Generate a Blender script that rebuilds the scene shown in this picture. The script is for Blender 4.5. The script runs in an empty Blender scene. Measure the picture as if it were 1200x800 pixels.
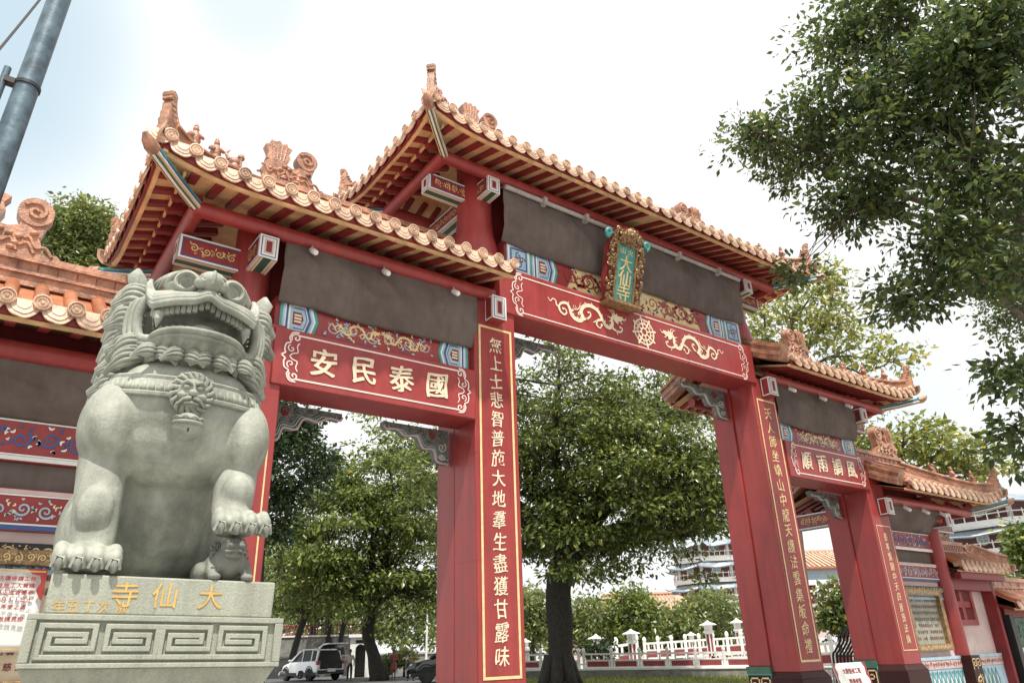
import bpy, bmesh, math, random
import numpy as np
from mathutils import Vector, Matrix, noise as mnoise
SC = bpy.context.scene
COL = SC.collection
R = random.Random(7)

# ---------------------------------------------------------------- camera
FPX, PITCH, ROLL, YAW = 857.044, math.radians(23.045), math.radians(-1.891), math.radians(36.87)
CAM = np.array([-7.729, -6.933, 1.6])
_fw = np.array([math.sin(YAW)*math.cos(PITCH), math.cos(YAW)*math.cos(PITCH), math.sin(PITCH)])
_r = np.array([math.cos(YAW), -math.sin(YAW), 0.0]); _u = np.cross(_r, _fw)
CR = math.cos(ROLL)*_r + math.sin(ROLL)*_u
CU = -math.sin(ROLL)*_r + math.cos(ROLL)*_u
cd = bpy.data.cameras.new('camera'); cam = bpy.data.objects.new('camera', cd); COL.objects.link(cam)
cam.matrix_world = Matrix(((CR[0], CU[0], -_fw[0], CAM[0]), (CR[1], CU[1], -_fw[1], CAM[1]), (CR[2], CU[2], -_fw[2], CAM[2]), (0, 0, 0, 1)))
cd.sensor_width = 36.0; cd.lens = FPX/1200*36; cd.clip_start = .05; cd.clip_end = 3000
SC.camera = cam

def ray(px, py):
    return _fw + CR*(px-600)/FPX - CU*(py-400)/FPX
def at(px, py, X=None, Y=None, Z=None, D=None):
    """the point of the place seen at a pixel of the photograph, on a given plane or at a ground distance"""
    d = ray(px, py)
    if X is not None: t = (X-CAM[0])/d[0]
    elif Y is not None: t = (Y-CAM[1])/d[1]
    elif Z is not None: t = (Z-CAM[2])/d[2]
    else: t = D/math.hypot(d[0], d[1])
    return CAM + d*t

# ---------------------------------------------------------------- sky, sun, exposure
SUN_EL, SUN_AZ = math.radians(66), math.radians(203)     # azimuth from +Y clockwise: in front of the gate, a little left
w = bpy.data.worlds.new('World'); SC.world = w; w.use_nodes = True
nt = w.node_tree; nt.nodes.clear()
out = nt.nodes.new('ShaderNodeOutputWorld'); bg = nt.nodes.new('ShaderNodeBackground'); bg.inputs[1].default_value = .1
sky = nt.nodes.new('ShaderNodeTexSky'); sky.sky_type = 'NISHITA'; sky.sun_disc = False
sky.sun_elevation = SUN_EL; sky.sun_rotation = SUN_AZ; sky.dust_density = 2.0
tc = nt.nodes.new('ShaderNodeTexCoord')
mp = nt.nodes.new('ShaderNodeMapping'); mp.inputs['Scale'].default_value = (1, 1, 1.6); mp.inputs['Location'].default_value = (.35, .1, .2)
nz = nt.nodes.new('ShaderNodeTexNoise'); nz.inputs['Scale'].default_value = 1.7; nz.inputs['Detail'].default_value = 6; nz.inputs['Roughness'].default_value = .55
rp = nt.nodes.new('ShaderNodeValToRGB'); rp.color_ramp.elements[0].position = .05; rp.color_ramp.elements[1].position = .30
mx = nt.nodes.new('ShaderNodeMix'); mx.data_type = 'RGBA'
mx.inputs['B'].default_value = (8.6, 8.8, 8.8, 1)      # sunlit cloud
nt.links.new(tc.outputs['Generated'], mp.inputs['Vector']); nt.links.new(mp.outputs[0], nz.inputs['Vector'])
nt.links.new(nz.outputs['Fac'], rp.inputs[0]); fac = rp.outputs[0]
for (gx, gy, c0, c1, amt) in ((-80, 20, .970, .998, .75), (290, -8, .9955, .9997, .38), (60, 190, .996, .9997, .16), (1040, 480, .990, .999, .25)):     # thin places in the cloud where the blue shows
    dv = Vector(ray(gx, gy)).normalized(); dt = nt.nodes.new('ShaderNodeVectorMath'); dt.operation = 'DOT_PRODUCT'; dt.inputs[1].default_value = dv
    nm = nt.nodes.new('ShaderNodeVectorMath'); nm.operation = 'NORMALIZE'; nt.links.new(tc.outputs['Generated'], nm.inputs[0]); nt.links.new(nm.outputs[0], dt.inputs[0])
    mr = nt.nodes.new('ShaderNodeMapRange'); mr.interpolation_type = 'SMOOTHSTEP'; mr.inputs['From Min'].default_value = c0; mr.inputs['From Max'].default_value = c1; mr.inputs['To Min'].default_value = 1; mr.inputs['To Max'].default_value = 1-amt
    ml = nt.nodes.new('ShaderNodeMath'); ml.operation = 'MULTIPLY'; nt.links.new(dt.outputs['Value'], mr.inputs['Value']); nt.links.new(mr.outputs[0], ml.inputs[0]); nt.links.new(fac, ml.inputs[1]); fac = ml.outputs[0]
nt.links.new(fac, mx.inputs['Factor'])
thin = nt.nodes.new('ShaderNodeMix'); thin.data_type = 'RGBA'; thin.inputs['Factor'].default_value = .6; thin.inputs['B'].default_value = (5.6, 7.8, 8.8, 1)   # blue sky through thin cloud
nt.links.new(sky.outputs[0], thin.inputs['A']); nt.links.new(thin.outputs['Result'], mx.inputs['A']); nt.links.new(mx.outputs['Result'], bg.inputs[0]); nt.links.new(bg.outputs[0], out.inputs[0])
sd = bpy.data.lights.new('sun', 'SUN'); sd.energy = 4.7; sd.angle = math.radians(1.5); sd.color = (1, .95, .86)
so = bpy.data.objects.new('sun', sd); COL.objects.link(so)
_sv = Vector((math.sin(SUN_AZ)*math.cos(SUN_EL), math.cos(SUN_AZ)*math.cos(SUN_EL), math.sin(SUN_EL)))
so.rotation_euler = _sv.to_track_quat('Z', 'Y').to_euler(); so.location = (0, 0, 40)
SC.view_settings.view_transform = 'Standard'; SC.view_settings.look = 'None'
SC.view_settings.exposure = 0.38; SC.view_settings.gamma = 1; SC.view_settings.use_curve_mapping = False
SC.render.engine = 'CYCLES'
SC.cycles.use_denoising = True
SC.cycles.max_bounces = 6; SC.cycles.transparent_max_bounces = 6

# ---------------------------------------------------------------- materials
def mat(name, col, rough=.6, var=.12, scale=6., bump=0., bscale=40., metal=0., spec=.5, col2=None, patch=None, pscale=1.5, plo=.5, phi=.7, coat=0., island=0., stretch=None, streak=0., speck=0.):
    m = bpy.data.materials.new(name); m.use_nodes = True
    n = m.node_tree; b = n.nodes['Principled BSDF']
    b.inputs['Roughness'].default_value = rough; b.inputs['Metallic'].default_value = metal
    b.inputs['Specular IOR Level'].default_value = spec; b.inputs['Coat Weight'].default_value = coat
    tc = n.nodes.new('ShaderNodeTexCoord'); vec = tc.outputs['Object']
    if stretch:
        mpp = n.nodes.new('ShaderNodeMapping'); mpp.inputs['Scale'].default_value = stretch; n.links.new(vec, mpp.inputs['Vector']); vec = mpp.outputs[0]
    def noise(s, d=4, r=.6):
        t = n.nodes.new('ShaderNodeTexNoise'); t.inputs['Scale'].default_value = s; t.inputs['Detail'].default_value = d; t.inputs['Roughness'].default_value = r
        n.links.new(vec, t.inputs['Vector']); return t
    t = noise(scale)
    c2 = col2 or tuple(c*(1-var*2) for c in col)
    c1 = tuple(min(1, c*(1+var)) for c in col)
    rmp = n.nodes.new('ShaderNodeValToRGB'); rmp.color_ramp.elements[0].position = .3; rmp.color_ramp.elements[1].position = .7
    rmp.color_ramp.elements[0].color = (*c2, 1); rmp.color_ramp.elements[1].color = (*c1, 1)
    n.links.new(t.outputs['Fac'], rmp.inputs[0]); c = rmp.outputs[0]
    if patch:
        t2 = noise(pscale, 6, .65)
        r2 = n.nodes.new('ShaderNodeValToRGB'); r2.color_ramp.elements[0].position = plo; r2.color_ramp.elements[1].position = phi
        n.links.new(t2.outputs['Fac'], r2.inputs[0])
        k = n.nodes.new('ShaderNodeMix'); k.data_type = 'RGBA'; k.inputs['B'].default_value = (*patch, 1)
        n.links.new(r2.outputs[0], k.inputs['Factor']); n.links.new(c, k.inputs['A']); c = k.outputs['Result']
    def mult(c, fac_socket, lo, hi, a, b):
        mr = n.nodes.new('ShaderNodeMapRange'); mr.inputs['From Min'].default_value = lo; mr.inputs['From Max'].default_value = hi; mr.inputs['To Min'].default_value = a; mr.inputs['To Max'].default_value = b
        n.links.new(fac_socket, mr.inputs['Value']); hs = n.nodes.new('ShaderNodeHueSaturation'); n.links.new(mr.outputs[0], hs.inputs['Value']); n.links.new(c, hs.inputs['Color']); return hs.outputs[0]
    if streak:
        ms_ = n.nodes.new('ShaderNodeMapping'); ms_.inputs['Scale'].default_value = (7, 7, .45); n.links.new(tc.outputs['Object'], ms_.inputs['Vector'])
        ts = n.nodes.new('ShaderNodeTexNoise'); ts.inputs['Scale'].default_value = 1.4; ts.inputs['Detail'].default_value = 7; ts.inputs['Roughness'].default_value = .7; n.links.new(ms_.outputs[0], ts.inputs['Vector'])
        c = mult(c, ts.outputs['Fac'], .35, .65, 1-streak, 1+streak*.5)
    if speck: c = mult(c, noise(170, 3, .7).outputs['Fac'], .3, .7, 1-speck, 1+speck)
    if island:
        g = n.nodes.new('ShaderNodeNewGeometry'); hs = n.nodes.new('ShaderNodeHueSaturation')
        mr = n.nodes.new('ShaderNodeMapRange'); mr.inputs['To Min'].default_value = 1-island; mr.inputs['To Max'].default_value = 1+island
        n.links.new(g.outputs['Random Per Island'], mr.inputs['Value']); n.links.new(mr.outputs[0], hs.inputs['Value'])
        n.links.new(c, hs.inputs['Color']); c = hs.outputs[0]
    n.links.new(c, b.inputs['Base Color'])
    tr = n.nodes.new('ShaderNodeMapRange'); tr.inputs['To Min'].default_value = max(.03, rough-.12); tr.inputs['To Max'].default_value = min(1, rough+.12)
    n.links.new(t.outputs['Fac'], tr.inputs['Value']); n.links.new(tr.outputs[0], b.inputs['Roughness'])
    if bump:
        t3 = noise(bscale, 5, .65); bp = n.nodes.new('ShaderNodeBump'); bp.inputs['Strength'].default_value = bump; bp.inputs['Distance'].default_value = .02
        n.links.new(t3.outputs['Fac'], bp.inputs['Height']); n.links.new(bp.outputs[0], b.inputs['Normal'])
    return m

def leaf_mat(name, c1, c2, trans=.35):
    m = bpy.data.materials.new(name); m.use_nodes = True; n = m.node_tree; b = n.nodes['Principled BSDF']; o = n.nodes['Material Output']
    g = n.nodes.new('ShaderNodeNewGeometry'); rmp = n.nodes.new('ShaderNodeValToRGB')
    rmp.color_ramp.elements[0].color = (*c1, 1); rmp.color_ramp.elements[1].color = (*c2, 1)
    e = rmp.color_ramp.elements.new(.93); e.color = (*[x*1.02 for x in c2], 1)
    rmp.color_ramp.elements[-1].color = (c2[0]*1.9, c2[1]*1.35, c2[2], 1)
    n.links.new(g.outputs['Random Per Island'], rmp.inputs[0]); n.links.new(rmp.outputs[0], b.inputs['Base Color'])
    b.inputs['Roughness'].default_value = .33; b.inputs['Specular IOR Level'].default_value = .6
    tl = n.nodes.new('ShaderNodeBsdfTranslucent'); hs = n.nodes.new('ShaderNodeHueSaturation'); hs.inputs['Value'].default_value = 1.5; hs.inputs['Hue'].default_value = .485
    n.links.new(rmp.outputs[0], hs.inputs['Color']); n.links.new(hs.outputs[0], tl.inputs['Color'])
    ms = n.nodes.new('ShaderNodeMixShader'); ms.inputs[0].default_value = trans
    n.links.new(b.outputs[0], ms.inputs[1]); n.links.new(tl.outputs[0], ms.inputs[2]); n.links.new(ms.outputs[0], o.inputs['Surface'])
    return m

RED = mat('red paint', (.315, .040, .038), .42, .08, 2.5, .10, 22, streak=.17, patch=(.25, .040, .038), pscale=.9, plo=.52, phi=.75)
RED2 = mat('dark red timber paint', (.22, .022, .024), .5, .12, 5, .08, 30)
GRAN = mat('polished dark granite', (.045, .014, .012), .45, .25, 60, 0, spec=.2)
OCHRE = mat('ochre soffit board', (.72, .48, .25), .65, .14, 5, .06, 25)
TILE = mat('glazed terracotta tile', (.46, .165, .075), .33, .2, 7, .12, 30, island=.28, patch=(.22, .11, .075), pscale=2.2, plo=.5, phi=.72)
TILEP = mat('pale glazed eave tile', (.66, .44, .31), .36, .15, 10, .2, 50, island=.20, patch=(.26, .15, .10), pscale=4, plo=.52, phi=.75)
TERRA = mat('terracotta ornament', (.50, .25, .155), .36, .25, 8, .5, 38, patch=(.20, .095, .06), pscale=5, plo=.52, phi=.72, streak=.2)
CREAM = mat('cream paint', (.78, .64, .46), .5, .06, 10)
WHITE = mat('white paint', (.78, .77, .74), .5, .05, 5)
PINKW = mat('pale pink line paint', (.80, .62, .56), .5, .05, 10)
GOLD = mat('gold paint', (.68, .42, .13), .42, .12, 14, metal=.25)
GOLDL = mat('pale gold paint', (.74, .55, .27), .45, .1, 14)
GOLDB = mat('worn gilt carving', (.34, .21, .10), .42, .3, 16, .3, 50, metal=.35)
BLUE = mat('blue paint', (.05, .10, .28), .5, .1, 8)
LBLUE = mat('pale blue paint', (.38, .52, .62), .5, .1, 8)
TEAL = mat('teal paint', (.08, .32, .30), .5, .12, 8)
GREEN = mat('dark green paint', (.05, .14, .09), .5, .12, 8)
BLACK = mat('black paint', (.018, .017, .017), .5, .1, 8)
PINK = mat('pale pink wall plaster', (.62, .47, .44), .75, .08, 3, .05, 20)
CANVAS = mat('brown canvas', (.135, .105, .095), .8, .12, 2.5, .3, 9, patch=(.175, .14, .127), pscale=1.1, plo=.45, phi=.72, spec=.2, streak=.12)
GREYP = mat('grey painted pipe', (.45, .40, .38), .5, .12, 8)
CARVE = mat('painted grey green carving', (.16, .17, .15), .6, .3, 18, .3, 40)
STONE = mat('grey green carved stone', (.36, .37, .315), .72, .14, 5, .28, 45, patch=(.18, .19, .155), pscale=2.6, plo=.47, phi=.70, streak=.22, speck=.07)
STONED = mat('darker carved stone', (.20, .205, .175), .75, .16, 8, .35, 70)
STONEP = mat('speckled granite', (.345, .355, .29), .7, .09, 120, streak=.20, speck=.07, bump=.3, bscale=90, patch=(.30, .31, .26), pscale=2.5, plo=.5, phi=.75)
STEEL = mat('weathered blue steel', (.115, .165, .20), .45, .25, 9, .12, 20, metal=.4, patch=(.06, .09, .11), pscale=6, plo=.5, phi=.68)
ASPH = mat('asphalt', (.085, .085, .085), .9, .15, 2, .3, 120)
PAVE = mat('pale paving', (.38, .365, .34), .85, .1, 3, .2, 60)
LAWN = mat('lawn soil', (.10, .13, .035), .95, .25, 2, .4, 60)
BARK = mat('bark', (.036, .030, .026), .9, .3, 9, .7, 22)
BARKL = mat('pale bark', (.12, .09, .07), .9, .25, 9, .6, 22)
CONC = mat('grey weathered stone wall', (.26, .25, .23), .85, .2, 4, .3, 30, patch=(.13, .13, .12), pscale=1.1, plo=.48, phi=.68)
RUBBER = mat('rubber', (.02, .02, .02), .8, .1, 8)
GLASS = mat('dark glass', (.008, .009, .010), .22, .1, 3, spec=.12)
CHROME = mat('alloy', (.55, .55, .56), .25, .05, 5, metal=.9)
CARW = mat('white car paint', (.78, .79, .80), .22, .02, 3, coat=.6)
CARB = mat('black car paint', (.012, .013, .016), .12, .05, 3, coat=.8)
CARI = mat('dark car interior', (.03, .029, .028), .8, .2, 5)
TAIL = mat('red lamp plastic', (.35, .015, .015), .2, .05, 5)
SKIN = mat('skin', (.25, .15, .10), .6, .05, 8)
HAIR = mat('black hair', (.012, .01, .01), .6, .1, 20)
LF_MID = leaf_mat('leaves mid green', (.030, .058, .012), (.215, .27, .062), .35)
LF_MAIN = leaf_mat('leaves deep green of the big tree', (.022, .045, .010), (.20, .25, .058), .30)
LF_DARK = leaf_mat('leaves dark green', (.014, .032, .012), (.04, .075, .018), .3)
LF_OLIVE = leaf_mat('leaves olive green', (.10, .135, .03), (.31, .335, .09), .45)
LF_FORE = leaf_mat('leaves glossy deep green', (.028, .056, .02), (.115, .16, .045), .46)
LF_SOFT = leaf_mat('leaves soft green', (.065, .10, .028), (.215, .255, .08), .38)

# ---------------------------------------------------------------- mesh helpers
class MB:
    def __init__(s): s.v = []; s.f = []; s.m = []; s.mats = []
    def mi(s, m):
        if m not in s.mats: s.mats.append(m)
        return s.mats.index(m)
    def add(s, vs, fs, m):
        k = len(s.v); i = s.mi(m)
        s.v.extend([tuple(map(float, v)) for v in vs])
        for f in fs: s.f.append([q+k for q in f]); s.m.append(i)
        return s
    def box(s, x0, x1, y0, y1, z0, z1, m):
        if x0 > x1: x0, x1 = x1, x0
        vs = [(x, y, z) for z in (z0, z1) for y in (y0, y1) for x in (x0, x1)]  # last blobs: crown added mostly beyond the view to shade the right wing
        return s.add(vs, [(0, 2, 3, 1), (4, 5, 7, 6), (0, 1, 5, 4), (2, 6, 7, 3), (0, 4, 6, 2), (1, 3, 7, 5)], m)
    def obox(s, c, ax, ay, az, m):   # half-axis vectors
        c, ax, ay, az = map(np.array, (c, ax, ay, az))
        vs = [c+i*ax+j*ay+k*az for k in (-1, 1) for j in (-1, 1) for i in (-1, 1)]
        return s.add(vs, [(0, 2, 3, 1), (4, 5, 7, 6), (0, 1, 5, 4), (2, 6, 7, 3), (0, 4, 6, 2), (1, 3, 7, 5)], m)
    def frustum(s, lo, hi, m):       # lo, hi: lists of points, same count
        n = len(lo); vs = list(lo)+list(hi)
        fs = [tuple(range(n))[::-1], tuple(range(n, 2*n))]+[(i, (i+1) % n, n+(i+1) % n, n+i) for i in range(n)]
        return s.add(vs, fs, m)
    def tube(s, path, r, m, n=8, up=None, sx=1.):
        P = [np.array(p, float) for p in path]; N = len(P)
        rr = [r]*N if np.isscalar(r) else list(r)
        vs = []; prev = None
        for i in range(N):
            t = P[min(i+1, N-1)]-P[max(i-1, 0)]; L = np.linalg.norm(t); t = t/L if L > 1e-9 else np.array([0, 0, 1.])
            if prev is None:
                a = np.array(up if up is not None else ((0, 0, 1) if abs(t[2]) < .9 else (1, 0, 0)), float)
            else: a = prev
            a = a-t*(a@t); a /= max(1e-9, np.linalg.norm(a)); prev = a; b = np.cross(t, a)
            for k in range(n):
                q = 2*math.pi*k/n; vs.append(P[i]+rr[i]*(math.cos(q)*a+sx*math.sin(q)*b))
        fs = [(i*n+k, i*n+(k+1) % n, (i+1)*n+(k+1) % n, (i+1)*n+k) for i in range(N-1) for k in range(n)]
        fs += [tuple(range(n))[::-1], tuple(range((N-1)*n, N*n))]
        return s.add(vs, fs, m)
    def lathe(s, prof, o, m, axis=(0, 0, 1), n=16, ref=None):   # prof: (radius, height along axis)
        z = np.array(axis, float); z /= np.linalg.norm(z)
        a = np.array(ref if ref is not None else ((1, 0, 0) if abs(z[0]) < .9 else (0, 1, 0)), float); a = a-z*(a@z); a /= np.linalg.norm(a); b = np.cross(z, a)
        o = np.array(o, float); vs = []
        for r, h in prof:
            for k in range(n):
                q = 2*math.pi*k/n; vs.append(o+z*h+max(r, 1e-4)*(math.cos(q)*a+math.sin(q)*b))
        N = len(prof); fs = [(i*n+k, i*n+(k+1) % n, (i+1)*n+(k+1) % n, (i+1)*n+k) for i in range(N-1) for k in range(n)]
        fs += [tuple(range(n))[::-1], tuple(range((N-1)*n, N*n))]
        return s.add(vs, fs, m)
    def ell(s, c, r, m, nu=14, nv=9, rot=None):
        c = np.array(c, float); vs = []
        M = np.eye(3) if rot is None else np.array(rot)
        for j in range(1, nv):
            ph = math.pi*j/nv
            for k in range(nu):
                q = 2*math.pi*k/nu; vs.append(c+M@np.array([r[0]*math.sin(ph)*math.cos(q), r[1]*math.sin(ph)*math.sin(q), r[2]*math.cos(ph)]))
        vs.append(c+M@np.array([0, 0, r[2]])); vs.append(c-M@np.array([0, 0, r[2]])); T, B = len(vs)-2, len(vs)-1
        fs = [(j*nu+k, (j+1)*nu+k, (j+1)*nu+(k+1) % nu, j*nu+(k+1) % nu) for j in range(nv-2) for k in range(nu)]
        fs += [(T, k, (k+1) % nu) for k in range(nu)]+[(B, (nv-2)*nu+(k+1) % nu, (nv-2)*nu+k) for k in range(nu)]
        return s.add(vs, fs, m)
    def prism(s, poly, fn, t, m):    # poly of (u, v); fn(u, v, w) -> point; w from 0 to t
        n = len(poly); vs = [fn(u, v, 0) for u, v in poly]+[fn(u, v, t) for u, v in poly]
        fs = [tuple(range(n))[::-1], tuple(range(n, 2*n))]+[(i, (i+1) % n, n+(i+1) % n, n+i) for i in range(n)]
        return s.add(vs, fs, m)
    def sweep(s, path, prof, m, up=(0, 0, 1), close=True):   # prof: (side, up) offsets, closed polygon
        P = [np.array(p, float) for p in path]; N = len(P); n = len(prof); vs = []
        if N < 2: return s
        U = np.array(up, float)
        for i in range(N):
            t = P[min(i+1, N-1)]-P[max(i-1, 0)]; t /= np.linalg.norm(t)
            sd = np.cross(t, U); sd /= np.linalg.norm(sd); u2 = np.cross(sd, t)
            vs += [P[i]+a*sd+b*u2 for a, b in prof]
        fs = [(i*n+k, i*n+(k+1) % n, (i+1)*n+(k+1) % n, (i+1)*n+k) for i in range(N-1) for k in range(n)]
        fs += [tuple(range(n))[::-1], tuple(range((N-1)*n, N*n))]
        return s.add(vs, fs, m)
    def grid(s, fn, nu, nv, m):      # fn(a, b), a, b in 0..1
        vs = [fn(i/nu, j/nv) for j in range(nv+1) for i in range(nu+1)]
        fs = [(j*(nu+1)+i, j*(nu+1)+i+1, (j+1)*(nu+1)+i+1, (j+1)*(nu+1)+i) for j in range(nv) for i in range(nu)]
        return s.add(vs, fs, m)
    def ribbon(s, pts, wd, fn, m, t=.004, closed=False):     # flat stroke in a (u, v) plane
        P = [np.array(p, float) for p in pts]; N = len(P)
        ww = [wd]*N if np.isscalar(wd) else list(wd)
        a, b = [], []
        for i in range(N):
            if closed: d = P[(i+1) % N]-P[i-1]
            else: d = P[min(i+1, N-1)]-P[max(i-1, 0)]
            d /= max(1e-9, np.linalg.norm(d)); nn = np.array([-d[1], d[0]])
            a.append(P[i]+nn*ww[i]/2); b.append(P[i]-nn*ww[i]/2)
        vs = []
        for i in range(N): vs += [fn(a[i][0], a[i][1], t), fn(b[i][0], b[i][1], t)]
        q = N if closed else N-1
        fs = [(2*i, 2*i+1, 2*((i+1) % N)+1, 2*((i+1) % N)) for i in range(q)]
        return s.add(vs, fs, m)
    def build(s, name, parent=None, ang=38, bevel=0., smooth=True, recalc=True):
        me = bpy.data.meshes.new(name); me.from_pydata(s.v, [], s.f)
        for m in s.mats: me.materials.append(m)
        me.polygons.foreach_set('material_index', s.m)
        if recalc:
            bm = bmesh.new(); bm.from_mesh(me); bmesh.ops.recalc_face_normals(bm, faces=bm.faces); bm.to_mesh(me); bm.free()
        if smooth:
            me.polygons.foreach_set('use_smooth', [True]*len(me.polygons)); me.set_sharp_from_angle(angle=math.radians(ang))
        me.update()
        o = bpy.data.objects.new(name, me); COL.objects.link(o)
        if bevel:
            b = o.modifiers.new('bevel', 'BEVEL'); b.width = bevel; b.segments = 2; b.limit_method = 'ANGLE'; b.angle_limit = math.radians(50)
        if parent: adopt(o, parent)
        return o

def adopt(o, parent):
    o.parent = parent
    if parent.parent is None and parent.type == 'EMPTY': o.matrix_parent_inverse = Matrix.Translation(-parent.location)
def thing(name, label, cat, loc=(0, 0, 0), group=None):
    o = bpy.data.objects.new(name, None); COL.objects.link(o); o.location = loc; o.empty_display_size = .3
    o['label'] = label; o['category'] = cat
    if group: o['group'] = group
    return o
def tag(o, label, cat, group=None):
    o['label'] = label; o['category'] = cat
    if group: o['group'] = group
    return o
def setting(o): o['kind'] = 'structure'; return o
def dup(root, loc, label=None, rotz=None, scale=None):
    """a copy of a thing built round its own origin, with copies of its parts"""
    r = root.copy(); COL.objects.link(r); r.location = loc
    if label: r['label'] = label
    if rotz is not None: r.rotation_euler = (0, 0, rotz)
    if scale is not None: r.scale = (scale,)*3
    for ch in list(root.children):
        c = ch.copy(); COL.objects.link(c); c.parent = r
        for g in ch.children:
            d = g.copy(); COL.objects.link(d); d.parent = c
    return r

def lerp(a, b, t): return a+(b-a)*t
def smooth01(t): t = max(0., min(1., t)); return t*t*(3-2*t)
def bez(pts, n=16):     # Catmull-Rom through points
    P = [np.array(p, float) for p in pts]; P = [2*P[0]-P[1]]+P+[2*P[-1]-P[-2]]; o = []
    for i in range(1, len(P)-2):
        for k in range(n):
            t = k/n; a, b, c, d = P[i-1:i+3]
            o.append(.5*((2*b)+(-a+c)*t+(2*a-5*b+4*c-d)*t*t+(-a+3*b-3*c+d)*t**3))
    o.append(P[-2]); return o
def spiral(c, r0, turns, a0, sgn=1, n=26, r1=.06):
    return [(c[0]+lerp(r0, r0*r1, k/n)*math.cos(a0+sgn*turns*2*math.pi*k/n), c[1]+lerp(r0, r0*r1, k/n)*math.sin(a0+sgn*turns*2*math.pi*k/n)) for k in range(n+1)]
def plane(o, ux, uv, nrm):
    o, ux, uv, nrm = [np.array(q, float) for q in (o, ux, uv, nrm)]
    return lambda u, v, w: o+ux*u+uv*v+nrm*w

# ---------------------------------------------------------------- brush-like lettering
_gl = {}
def glyph(ch, brush=.5):
    key = (ch, brush)
    if key in _gl: return _gl[key]
    rg = random.Random(ord(ch))
    c = bpy.data.curves.new('g', 'FONT'); c.body = ch; c.resolution_u = 3; c.offset = 0
    o = bpy.data.objects.new('g', c); COL.objects.link(o)
    dg = bpy.context.evaluated_depsgraph_get(); cu = o.to_curve(dg); loops = []
    for s in cu.splines:
        B = s.bezier_points; l = []
        for i in range(len(B)):
            p, q = B[i], B[(i+1) % len(B)]; a, b, c2, d = p.co, p.handle_right, q.handle_left, q.co
            k = max(1, int((d-a).length/.04)) if (b-a).length+(d-c2).length < 1e-6 or ((b-a).cross(d-a).length < 1e-5 and (c2-d).cross(d-a).length < 1e-5) else 4
            for j in range(k): t = j/k; l.append(a*(1-t)**3+b*3*t*(1-t)**2+c2*3*t*t*(1-t)+d*t**3)
        l2 = [p for i, p in enumerate(l) if (p-l[i-1]).length > 1e-4]
        if len(l2) > 2: loops.append(l2)
    o.to_curve_clear()
    xs = [p.x for l in loops for p in l]; ys = [p.y for l in loops for p in l]
    cx, cy = (min(xs)+max(xs))/2, (min(ys)+max(ys))/2
    ph = [rg.uniform(0, 6.28) for _ in range(6)]
    cv = bpy.data.curves.new('g2', 'CURVE'); cv.dimensions = '2D'; cv.fill_mode = 'BOTH'
    for l in loops:
        pts = l
        N = len(pts)
        if N < 4: continue
        sp = cv.splines.new('POLY'); sp.points.add(N-1); sp.use_cyclic_u = True
        for i in range(N):
            d = (pts[(i+1) % N]-pts[i-1]); d = d.normalized() if d.length > 0 else d
            nn = Vector((d.y, -d.x, 0)); p = pts[i]
            off = brush*.007*(math.sin(9*p.x+6*p.y+ph[0])+.7*math.sin(-13*p.y+8*p.x+ph[1])+.5*math.sin(27*p.x+ph[2])*math.cos(22*p.y))
            q = p+nn*off; x, y = q.x-cx, q.y-cy
            x += brush*.028*math.sin(5*y+ph[3]); y += brush*(.075*x+.02*math.sin(6*x+ph[4]))
            sp.points[i].co = (x, y, 0, 1)
    o2 = bpy.data.objects.new('g2', cv); COL.objects.link(o2); dg = bpy.context.evaluated_depsgraph_get(); dg.update()
    m2 = bpy.data.meshes.new_from_object(o2.evaluated_get(dg))
    res = ([tuple(v.co) for v in m2.vertices], [tuple(p.vertices) for p in m2.polygons])
    for ob in (o, o2): bpy.data.objects.remove(ob)
    bpy.data.curves.remove(c); bpy.data.curves.remove(cv); bpy.data.meshes.remove(m2)
    _gl[key] = res; return res
def letter(mb, ch, fn, u, v, size, m, t=.005, depth=0., brush=.5, bold=.012, sx=1., rot=0.):
    vs, fs = glyph(ch, brush); c, s_ = math.cos(rot), math.sin(rot)
    def pos(p, w): 
        x, y = p[0]*size*sx, p[1]*size; return fn(u+c*x-s_*y, v+s_*x+c*y, w)
    if not depth:
        for k in range(5 if bold > .004 else 1):
            a = k*1.257+.3; ox, oy = (0, 0) if k == 0 else (bold*math.cos(a)*(1.5 if brush > .8 else 1), bold*math.sin(a)*(.55 if brush > .8 else 1)); mb.add([pos((p[0]+ox, p[1]+oy), t+.0004*k) for p in vs], fs, m)
        return
    n = len(vs); cnt = {}
    for f in fs:
        for i in range(len(f)):
            e = (f[i], f[(i+1) % len(f)]); cnt[tuple(sorted(e))] = cnt.get(tuple(sorted(e)), [])+[e]
    side = [(e[0][0], e[0][1], e[0][1]+n, e[0][0]+n) for e in cnt.values() if len(e) == 1]
    mb.add([pos(p, t+depth) for p in vs]+[pos(p, t) for p in vs], list(fs)+side, m)
def text_row(mb, txt, fn, u, v, size, step, m, vert=False, **k):
    for i, ch in enumerate(txt):
        if ch != ' ': letter(mb, ch, fn, u+(0 if vert else i*step), v-(i*step if vert else 0), size, m, **k)

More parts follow.
